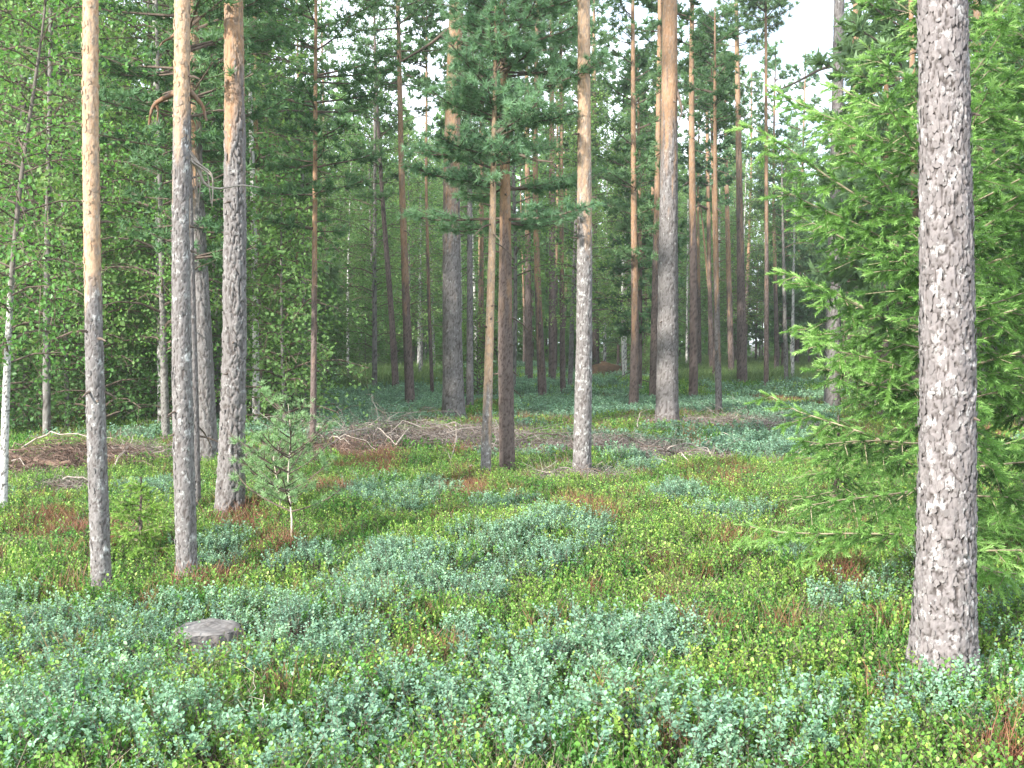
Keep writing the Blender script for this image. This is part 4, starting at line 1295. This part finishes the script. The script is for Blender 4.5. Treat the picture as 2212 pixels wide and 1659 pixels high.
def bilberry_mesh(seed, nst=15, R=.155, H=.24, leaf=.0172, nl=17):
    r = np.random.default_rng(seed)
    g = Geo()
    st, sr, lp, ld, lv = [], [], [], [], []
    for k in range(nst):
        a = r.random() * 6.283
        q = R * math.sqrt(r.random())
        b = np.array([math.cos(a) * q * .55, math.sin(a) * q * .55, 0])
        tip = np.array([math.cos(a) * q * 1.3, math.sin(a) * q * 1.3, H * (.6 + .45 * r.random()) * (1 - .25 * (q / R) ** 2)])
        s = np.linspace(0, 1, 4)
        pts = b + (tip - b) * s[:, None] + np.array([0, 0, 1.0]) * (.12 * H * np.sin(s * 3.14))[:, None] + r.normal(size=(4, 3)) * .006
        st.append(pts)
        sr.append(.0022 * (1 - .6 * s))
        bv = .45 + .2 * r.normal()
        for e in range(3):                     # side twigs
            so = .35 + .6 * r.random() if e else 1.0
            p0 = np.array([np.interp(so, s, pts[:, c]) for c in range(3)])
            d = nrm((tip - b) / H + r.normal(size=3) * .55 * (1 if e else .2) + np.array([0, 0, .5]))
            l2 = .05 + .06 * r.random()
            if e == 0:
                p0 = p0 - d * l2 * .8
            else:
                st.append(p0 + d * (l2 * np.linspace(0, 1, 4))[:, None])
                sr.append(.0014 * (1 - .6 * s))
            for f in range(nl // (1 if e == 0 else 2)):
                u = (f + .5) / (nl // (1 if e == 0 else 2))
                az = f * 2.6 + r.random()
                sd = nrm(np.cross(d, [math.cos(az), math.sin(az), .3]))
                lp.append(p0 + d * l2 * u)
                ld.append(nrm(sd + d * .5 + np.array([0, 0, .15])))
                lv.append(bv + .15 * r.normal() + (.22 if (u > .8 and r.random() < .25) else 0) + .12 * (p0[2] / H - .6))
    V, F = tubes(np.array(st), np.array(sr), 3)
    g.add(V, F, 1, var=.3)
    lp, ld = np.array(lp), np.array(ld)
    # leaf frame: y along ld, z near up
    up = nrm(np.array([0, 0, 1.0]) + r.normal(size=lp.shape) * .35)
    x = nrm(np.cross(ld, up))
    z = np.cross(x, ld)
    stamp(g, LEAF6[0] * np.array([1.05, 1, 1]), LEAF6[1], lp, np.stack([x, ld, z], -1), leaf * (.7 + .55 * r.random(len(lp))), 0, np.array(lv))
    return g


def shoots_mesh(seed, n=34, R=.15, H=.13, leaf=.016, nl=14, leafw=.95, dead=3, lean=.25):
    r = np.random.default_rng(seed)
    g = Geo()
    st, sr, lp, ld, lv = [], [], [], [], []
    for k in range(n):
        a, q = r.random() * 6.283, R * math.sqrt(r.random())
        b = np.array([math.cos(a) * q, math.sin(a) * q, -.01])
        h = H * (.45 + .7 * r.random())
        d = nrm(np.array([lean * r.normal(), lean * r.normal(), 1]))
        s = np.linspace(0, 1, 3)
        st.append(b + d * (h * s)[:, None])
        sr.append(.0012 * (1 - .5 * s))
        bv = .38 + .16 * r.normal()
        for f in range(nl):
            u = .25 + .78 * (f + r.random() * .4) / nl
            az = f * 2.4 + r.random() * .6
            o = np.array([math.cos(az), math.sin(az), 0])
            lp.append(b + d * h * u)
            ld.append(nrm(o * (.85 - .35 * u) + d * (.4 + .7 * u)))
            lv.append(bv + .08 * r.normal() + .42 * max(0, u - .6))
    for k in range(dead):
        a, q = r.random() * 6.283, R * math.sqrt(r.random())
        b = np.array([math.cos(a) * q, math.sin(a) * q, 0])
        d = nrm(np.array([.6 * r.normal(), .6 * r.normal(), 1]))
        st.append(b + d * (H * (.8 + .5 * r.random()) * s)[:, None])
        sr.append(.0013 * (1 - .4 * s))
    V, F = tubes(np.array(st), np.array(sr), 3)
    g.add(V, F, 1, var=.5)
    lp, ld = np.array(lp), np.array(ld)
    up = nrm(np.array([0, 0, 1.0]) + r.normal(size=lp.shape) * .3)
    x = nrm(np.cross(ld, up))
    z = np.cross(x, ld)
    stamp(g, LEAF4[0] * np.array([leafw, 1, 1]), LEAF4[1], lp, np.stack([x, ld, z], -1), leaf * (.7 + .6 * r.random(len(lp))), 0, np.array(lv))
    return g


def blades_mesh(seed, n, R, H, w, lean, curve=.3):
    """upright thin stems or blades"""
    r = np.random.default_rng(seed)
    g = Geo()
    a, q = r.random(n) * 6.283, R * np.sqrt(r.random(n))
    b = np.stack([np.cos(a) * q, np.sin(a) * q, 0 * q], -1)
    d = nrm(np.stack([lean * r.normal(size=n), lean * r.normal(size=n), 1 + 0 * q], -1))
    h = H * (.5 + .6 * r.random(n))
    s = np.linspace(0, 1, 4)
    side = nrm(r.normal(size=(n, 3)) * np.array([1, 1, 0]))
    Q = b[:, None] + d[:, None] * (h[:, None] * s)[..., None] + side[:, None] * (curve * h[:, None] * s ** 2)[..., None]
    V, F = tubes(Q, w * (1 - .75 * s)[None] * (.7 + .6 * r.random(n))[:, None], 3)
    g.add(V, F, 0, var=np.repeat(r.random(n), 12))
    return g


def scatter(name, label, cat, pts, rot, scl, idx, protos_):
    me = bpy.data.meshes.new(name)
    me.vertices.add(len(pts))
    me.vertices.foreach_set('co', np.asarray(pts, np.float32).ravel())
    for nm, ty, arr in (('rot', 'FLOAT_VECTOR', rot), ('scl', 'FLOAT', scl), ('idx', 'INT', idx)):
        at = me.attributes.new(nm, ty, 'POINT')
        at.data.foreach_set('vector' if ty == 'FLOAT_VECTOR' else 'value', np.asarray(arr, np.int32 if ty == 'INT' else np.float32).ravel())
    o = obj(name, me, kind='stuff', label=label, cat=cat)
    ng = bpy.data.node_groups.new(name, 'GeometryNodeTree')
    ng.interface.new_socket('Geometry', in_out='INPUT', socket_type='NodeSocketGeometry')
    ng.interface.new_socket('Geometry', in_out='OUTPUT', socket_type='NodeSocketGeometry')
    gi, go = ng.nodes.new('NodeGroupInput'), ng.nodes.new('NodeGroupOutput')
    jn = ng.nodes.new('GeometryNodeJoinGeometry')

    def named(nm, ty):
        n = ng.nodes.new('GeometryNodeInputNamedAttribute')
        n.data_type = ty
        n.inputs['Name'].default_value = nm
        return n.outputs[0]
    er = ng.nodes.new('FunctionNodeEulerToRotation')
    ng.links.new(named('rot', 'FLOAT_VECTOR'), er.inputs[0])
    sc_ = named('scl', 'FLOAT')
    ix = named('idx', 'INT')
    for k, pr in enumerate(protos_):
        cmp_ = ng.nodes.new('FunctionNodeCompare')
        cmp_.data_type = 'INT'
        cmp_.operation = 'EQUAL'
        ins = [s for s in cmp_.inputs if s.type == 'INT']
        ng.links.new(ix, ins[0])
        ins[1].default_value = k
        oi = ng.nodes.new('GeometryNodeObjectInfo')
        oi.inputs['Object'].default_value = pr
        oi.inputs['As Instance'].default_value = True
        ip = ng.nodes.new('GeometryNodeInstanceOnPoints')
        ng.links.new(gi.outputs[0], ip.inputs['Points'])
        ng.links.new(cmp_.outputs[0], ip.inputs['Selection'])
        ng.links.new(oi.outputs['Geometry'], ip.inputs['Instance'])
        ng.links.new(er.outputs[0], ip.inputs['Rotation'])
        ng.links.new(sc_, ip.inputs['Scale'])
        ng.links.new(ip.outputs[0], jn.inputs[0])
    ng.links.new(jn.outputs[0], go.inputs[0])
    md = o.modifiers.new('scatter', 'NODES')
    md.node_group = ng
    return o


# patches of bog bilberry and of rusty stems, read off the photograph and laid on the ground (view pixels: x, y, rx, ry)
BIL = [(100, 1310, 260, 62), (380, 1330, 260, 60), (640, 1320, 220, 60), (850, 1240, 260, 90), (1080, 1210, 230, 75), (700, 1200, 160, 45), (850, 1070, 140, 45), (330, 1065, 90, 30), (130, 1480, 190, 90),
       (60, 1620, 170, 130), (330, 1640, 220, 120), (250, 1440, 130, 50), (700, 1440, 130, 70), (850, 1530, 160, 80), (640, 1610, 90, 50), (1080, 1430, 160, 100), (1330, 1380, 190, 70), (1290, 1445, 90, 40),
       (1110, 1590, 120, 80), (1220, 1660, 130, 90), (1370, 1570, 95, 50), (1500, 1640, 115, 80), (1770, 1560, 75, 55), (2030, 1570, 80, 60), (700, 1690, 140, 70), (920, 1700, 100, 60), (1830, 1300, 130, 38), (1950, 1250, 50, 30), (1590, 1130, 80, 32),
       (1180, 1160, 130, 35), (1100, 1090, 70, 25), (1480, 1090, 70, 22), (1650, 970, 110, 35), (1380, 1000, 90, 25), (1480, 870, 160, 22), (1250, 880, 130, 22), (830, 860, 200, 35), (750, 900, 140, 30), (1690, 900, 110, 25),
       (2170, 1330, 60, 50), (2170, 1450, 50, 60), (480, 1180, 80, 25), (60, 1390, 90, 30), (970, 1340, 120, 30), (1700, 1200, 60, 20), (920, 1640, 60, 30), (1600, 1640, 60, 25)]
RED = [(120, 1125, 90, 28), (440, 1235, 50, 22), (600, 1165, 55, 25), (1010, 1045, 70, 26), (1440, 1210, 30, 18), (1810, 1262, 75, 30), (1265, 1105, 30, 18), (500, 1205, 40, 18), (520, 1110, 60, 25), (1300, 1125, 40, 15),
       (860, 1420, 25, 18), (620, 1500, 25, 18), (1640, 1500, 25, 18), (1230, 1340, 25, 14), (1540, 1350, 35, 16), (1580, 1175, 30, 16), (800, 1000, 70, 22), (700, 1060, 50, 20), (1580, 1030, 70, 20), (650, 1280, 40, 18), (1700, 1640, 60, 25), (2190, 1600, 40, 50),
       (1680, 850, 60, 12), (1330, 860, 60, 14), (250, 1150, 40, 20)]


def field(E, x, y, z=.1):
    px_, py_ = pix(x, y, z)
    m = np.zeros_like(px_)
    for (cx, cy, rx, ry) in E:
        d = ((px_ - cx) / rx) ** 2 + ((py_ - cy) / ry) ** 2
        m = np.maximum(m, 1 - d * .7)
    return m


def jitter_grid(y0, y1, step, seed, widen=1.5):
    r = np.random.default_rng(seed)
    ys_ = np.arange(y0, y1, step)
    out = []
    for yv in ys_:
        hw = .49 * yv + widen
        xv = np.arange(-hw, hw, step)
        out.append(np.stack([xv, np.full_like(xv, yv)], -1))
    q = np.concatenate(out)
    return q + (r.random(q.shape) - .5) * step * 1.1


def avoid(x, y):
    m = np.ones(len(x), bool)
    st = T['AF'][1]
    for k in ('A', 'B', 'D', 'AF', 'I', 'J', 'K', 'L', 'F', 'B2'):
        b = T[k][1]
        rr = .155 if k == 'AF' else (.075 if k in ('A', 'B', 'B2', 'I') else .12)
        m &= np.hypot(x - b[0], y - b[1]) > rr
    for hx, hy, rx, ry in HEAPS:
        m &= (((x - hx) / rx) ** 2 + ((y - hy) / ry) ** 2 > .75 + .5 * (_T[0][(np.arange(len(x)) * 31) & 8191] - .5)) | (_T[1][(np.arange(len(x)) * 17) & 8191] < .14)
    sb = G(438, 1432)
    m &= np.hypot((x - sb[0]), (y - sb[1] - .1)) > .235
    m &= ~((np.abs(x - sb[0] - .03) < .20) & (y < sb[1]) & (y > sb[1] - .42))
    return m


bil_protos = []
for s in range(4):
    bil_protos.append(free_proto('bilberry_clump', bilberry_mesh(600 + s).mesh('bilberry_clump', [M_BILB, M_LIMB])))
bilfar = [free_proto('bilberry_clump', bilberry_mesh(610 + s, 16, .19, .26, .034, 7).mesh('bilberry_clump', [M_BILB, M_LIMB])) for s in range(3)]
lin_protos = [free_proto('lingonberry_clump', shoots_mesh(620 + s, leaf=.0145, nl=15).mesh('lingonberry_clump', [M_LING, M_DRY])) for s in range(4)]
lin_protos += [free_proto('green_bilberry_clump', bilberry_mesh(625 + s, 18, .15, .15, .0165, 11).mesh('green_bilberry_clump', [M_LING, M_LIMB])) for s in range(2)]
linfar = [free_proto('lingonberry_clump', shoots_mesh(630 + s, 34, .2, .15, .026, 8).mesh('lingonberry_clump', [M_LING, M_DRY])) for s in range(3)]
red_protos = [free_proto('rusty_clump', blades_mesh(640 + s, 70, .11, .17, .0028, .3).mesh('rusty_clump', [M_RED])) for s in range(3)]
dry_protos = [free_proto('dry_clump', blades_mesh(650 + s, 22, .12, .2, .0018, .5, .5).mesh('dry_clump', [M_DRY])) for s in range(2)]
g = Geo()
stamp(g, LEAF6[0], LEAF6[1], np.array([[0, 0, .12], [.05, .03, .1]]), basis(np.array([[.2, -.5, 1], [-.3, -.4, 1.0]])), .014, 0, np.array([.3, .8]))
yel = [free_proto('yellow_leaf', g.mesh('yellow_leaf', [M_YELLOW]))]
mead = [free_proto('meadow_tuft', blades_mesh(660 + s, 40, .3, .5, .012, .35, .3).mesh('meadow_tuft', [M_MEADOW])) for s in range(2)]

r = np.random.default_rng(700)
# near field
q = jitter_grid(2.6, 13.5, .115, 701)
q = q[avoid(q[:, 0], q[:, 1])]
fb = field(BIL, q[:, 0], q[:, 1]) + 1.5 * (fbm(q[:, 0] * 2.6, q[:, 1] * 2.6, 2, 3) - .5)
fr = field(RED, q[:, 0], q[:, 1]) + .5 * (fbm(q[:, 0] * 2.5 + 50, q[:, 1] * 2.5, 4, 3) - .5)
isb = fb > .56
isr = (~isb) & (((fr > .32) & (r.random(len(q)) < .6)) | (r.random(len(q)) < .05))
isd = (~isb) & (~isr) & (r.random(len(q)) < .09)


def emit(name, label, cat, q, sel, protos_, s0, s1, seed, tilt=.15, dz=0.0):
    r = np.random.default_rng(seed)
    q = q[sel]
    n = len(q)
    pts = np.stack([q[:, 0], q[:, 1], ground_z(q[:, 0], q[:, 1]) + dz], -1)
    rot = np.stack([tilt * r.normal(size=n), tilt * r.normal(size=n), r.random(n) * 6.283], -1)
    scatter(name, label, cat, pts, rot, s0 + (s1 - s0) * r.random(n), r.integers(0, len(protos_), n), protos_)


# bilberry: sparser points (clumps are broad)
thin = r.random(len(q)) < .5
# single bushes that stand out in front are objects of their own
SINGLE = [(150, 1560), (70, 1640), (265, 1625), (330, 1560), (420, 1600), (440, 1480), (100, 1480), (640, 1620), (720, 1640), (690, 1440), (770, 1420), (830, 1500), (900, 1560), (960, 1650), (1040, 1420), (1120, 1450), (1190, 1480),
          (1060, 1570), (1130, 1610), (1210, 1650), (1290, 1420), (1370, 1400), (1460, 1400), (1340, 1550), (1400, 1570), (1470, 1620), (1560, 1610), (1745, 1530), (1790, 1590), (1990, 1530), (2060, 1580), (2100, 1530), (1620, 1650), (560, 1460), (870, 1460), (1000, 1500), (520, 1640), (180, 1440)]
sing = []
for k, (x, y) in enumerate(SINGLE):
    b = G(x, y + 30)
    sing.append(b)
singa = np.array(sing)
near_s = np.min(np.hypot(q[:, None, 0] - singa[None, :, 0], q[:, None, 1] - singa[None, :, 1]), 1) < .09
emit('bilberry_undergrowth', 'blue-green bog bilberry carpet spreading over the near forest floor', 'bilberry', q, isb & thin & ~near_s, bil_protos, .55, 1.02, 711)
emit('lingonberry_undergrowth', 'yellow-green lingonberry and crowberry carpet between the bilberry patches', 'lingonberry', q, (~isb) & (~isr) | (isb & ~thin & (r.random(len(q)) < .6)), lin_protos, .75, 1.3, 712)
emit('rusty_undergrowth', 'rust-red heather stems in small patches', 'heather', q, isr, red_protos, .8, 1.3, 713)
emit('dry_grass', 'thin dry stems standing among the berry plants', 'dry grass', q, isd | (r.random(len(q)) < .05), dry_protos, .7, 1.2, 714)
emit('fallen_leaves', 'tiny yellow leaves dotted over the green plants', 'leaves', q, (~isb) & (r.random(len(q)) < .035) & (q[:, 0] > -.3), yel, .8, 1.3, 715, .2, .02)

bush_mesh = []
for s in range(4):
    gg = bilberry_mesh(670 + s, 24, .20, .235, .021, 14)
    bush_mesh.append(gg.mesh('bush_foliage', [M_BILB, M_LIMB]))
for k, b in enumerate(sing):
    x = SINGLE[k][0]
    wh = min(((abs(a - x), t) for a, t in [(140, 'left of the stump'), (430, 'below the stump'), (680, 'right of the stump'), (900, 'below the pine sapling'), (1130, 'below the middle pair of pines'), (1400, 'below the smooth grey pine'), (1620, 'in the lingonberry strip'), (1770, 'before the big spruce'), (2040, 'below the old scaly pine')]))[1]
    rank = sum(1 for (x2, y2) in SINGLE if (y2, x2) > (SINGLE[k][1], x) and min(((abs(a - x2), t) for a, t in [(140, 'left of the stump'), (430, 'below the stump'), (680, 'right of the stump'), (900, 'below the pine sapling'), (1130, 'below the middle pair of pines'), (1400, 'below the smooth grey pine'), (1620, 'in the lingonberry strip'), (1770, 'before the big spruce'), (2040, 'below the old scaly pine')]))[1] == wh)
    lab, grp = f'{ORD[rank]} pale bilberry bush {wh}', 'pale bilberry bushes in front'
    o = obj('bilberry_bush', bush_mesh[k % 4], loc=b, label=lab, cat='bush', group=grp)
    o.rotation_euler = (0, 0, k * 2.1)
    s = .75 + .38 * r.random()
    o.scale = (s, s, s)

# middle distance
q = jitter_grid(13.5, 30, .24, 702)
q = q[avoid(q[:, 0], q[:, 1])]
fb = field(BIL, q[:, 0], q[:, 1]) + 1.2 * (fbm(q[:, 0] * .9, q[:, 1] * .9, 2, 3) - .5)
fr = field(RED, q[:, 0], q[:, 1]) + .5 * (fbm(q[:, 0] * 1.2 + 50, q[:, 1] * 1.2, 4, 3) - .5)
isb = fb > .18
isr = (~isb) & (((fr > .36) & (r.random(len(q)) < .55)) | (r.random(len(q)) < .14))
emit('bilberry_undergrowth', 'darker bilberry carpet in the shade among the middle pines', 'bilberry', q, isb, bilfar, .65, 1.2, 721)
emit('lingonberry_undergrowth', 'green lingonberry carpet among the middle pines', 'lingonberry', q, (~isb) & (~isr), linfar, 1.0, 1.5, 722)
emit('rusty_undergrowth', 'rust-red heather stems among the middle pines', 'heather', q, isr, red_protos, 1.2, 1.8, 723)
emit('dry_grass', 'dry grass stems among the middle pines', 'dry grass', q, r.random(len(q)) < .22, dry_protos, .9, 1.5, 724)
# far floor
q = jitter_grid(30, 75, .48, 703, 4)
px_, py_ = pix(q[:, 0], q[:, 1], 0)
mdw = ((px_ > 1440) & (px_ < 1830) & (q[:, 1] > 38)) | ((px_ > 740) & (px_ < 980) & (q[:, 1] > 33)) | ((q[:, 1] > 50) & (fbm(q[:, 0] * .1, q[:, 1] * .1, 3, 2) > .5))
onpath = (q[:, 0] > 12) & (np.abs(q[:, 1] - (62 + 2 * np.sin(q[:, 0] * .08) + .05 * q[:, 0])) < 2.0)
isb = (fbm(q[:, 0] * .4, q[:, 1] * .4, 5, 3) > .5)
emit('meadow_grass', 'bright sunlit grass of the clearing', 'grass', q, mdw & ~onpath, mead, .9, 1.3, 731)
emit('bilberry_undergrowth', 'far bilberry carpet under the wood', 'bilberry', q, isb & ~mdw, bilfar, 1.2, 1.8, 732)
emit('lingonberry_undergrowth', 'far low green carpet under the wood', 'lingonberry', q, ~isb & ~mdw, linfar, 1.5, 2.2, 733)

# ------------------------------------------------------------------ thin evening haze
hm = bpy.data.materials.new('haze')
hm.use_nodes = True
nt = hm.node_tree
nt.nodes.clear()
pv = N_(nt, 'ShaderNodeVolumePrincipled')
pv.inputs['Color'].default_value = (.93, .97, .95, 1)
pv.inputs['Density'].default_value = .0011
pv.inputs['Anisotropy'].default_value = .2
o = N_(nt, 'ShaderNodeOutputMaterial')
nt.links.new(pv.outputs[0], o.inputs['Volume'])
g = Geo()
x0, x1, y0, y1, z0, z1 = -620.0, 620.0, -80.0, 860.0, -2.5, 32.0
V = [(x, y, z) for z in (z0, z1) for y in (y0, y1) for x in (x0, x1)]
g.add(np.array(V), np.array([[0, 2, 3, 1], [4, 5, 7, 6], [0, 1, 5, 4], [2, 6, 7, 3], [0, 4, 6, 2], [1, 3, 7, 5]]))
obj('haze', g.mesh('haze', [hm]), kind='stuff', label='thin pale haze hanging between the far trees', cat='haze')
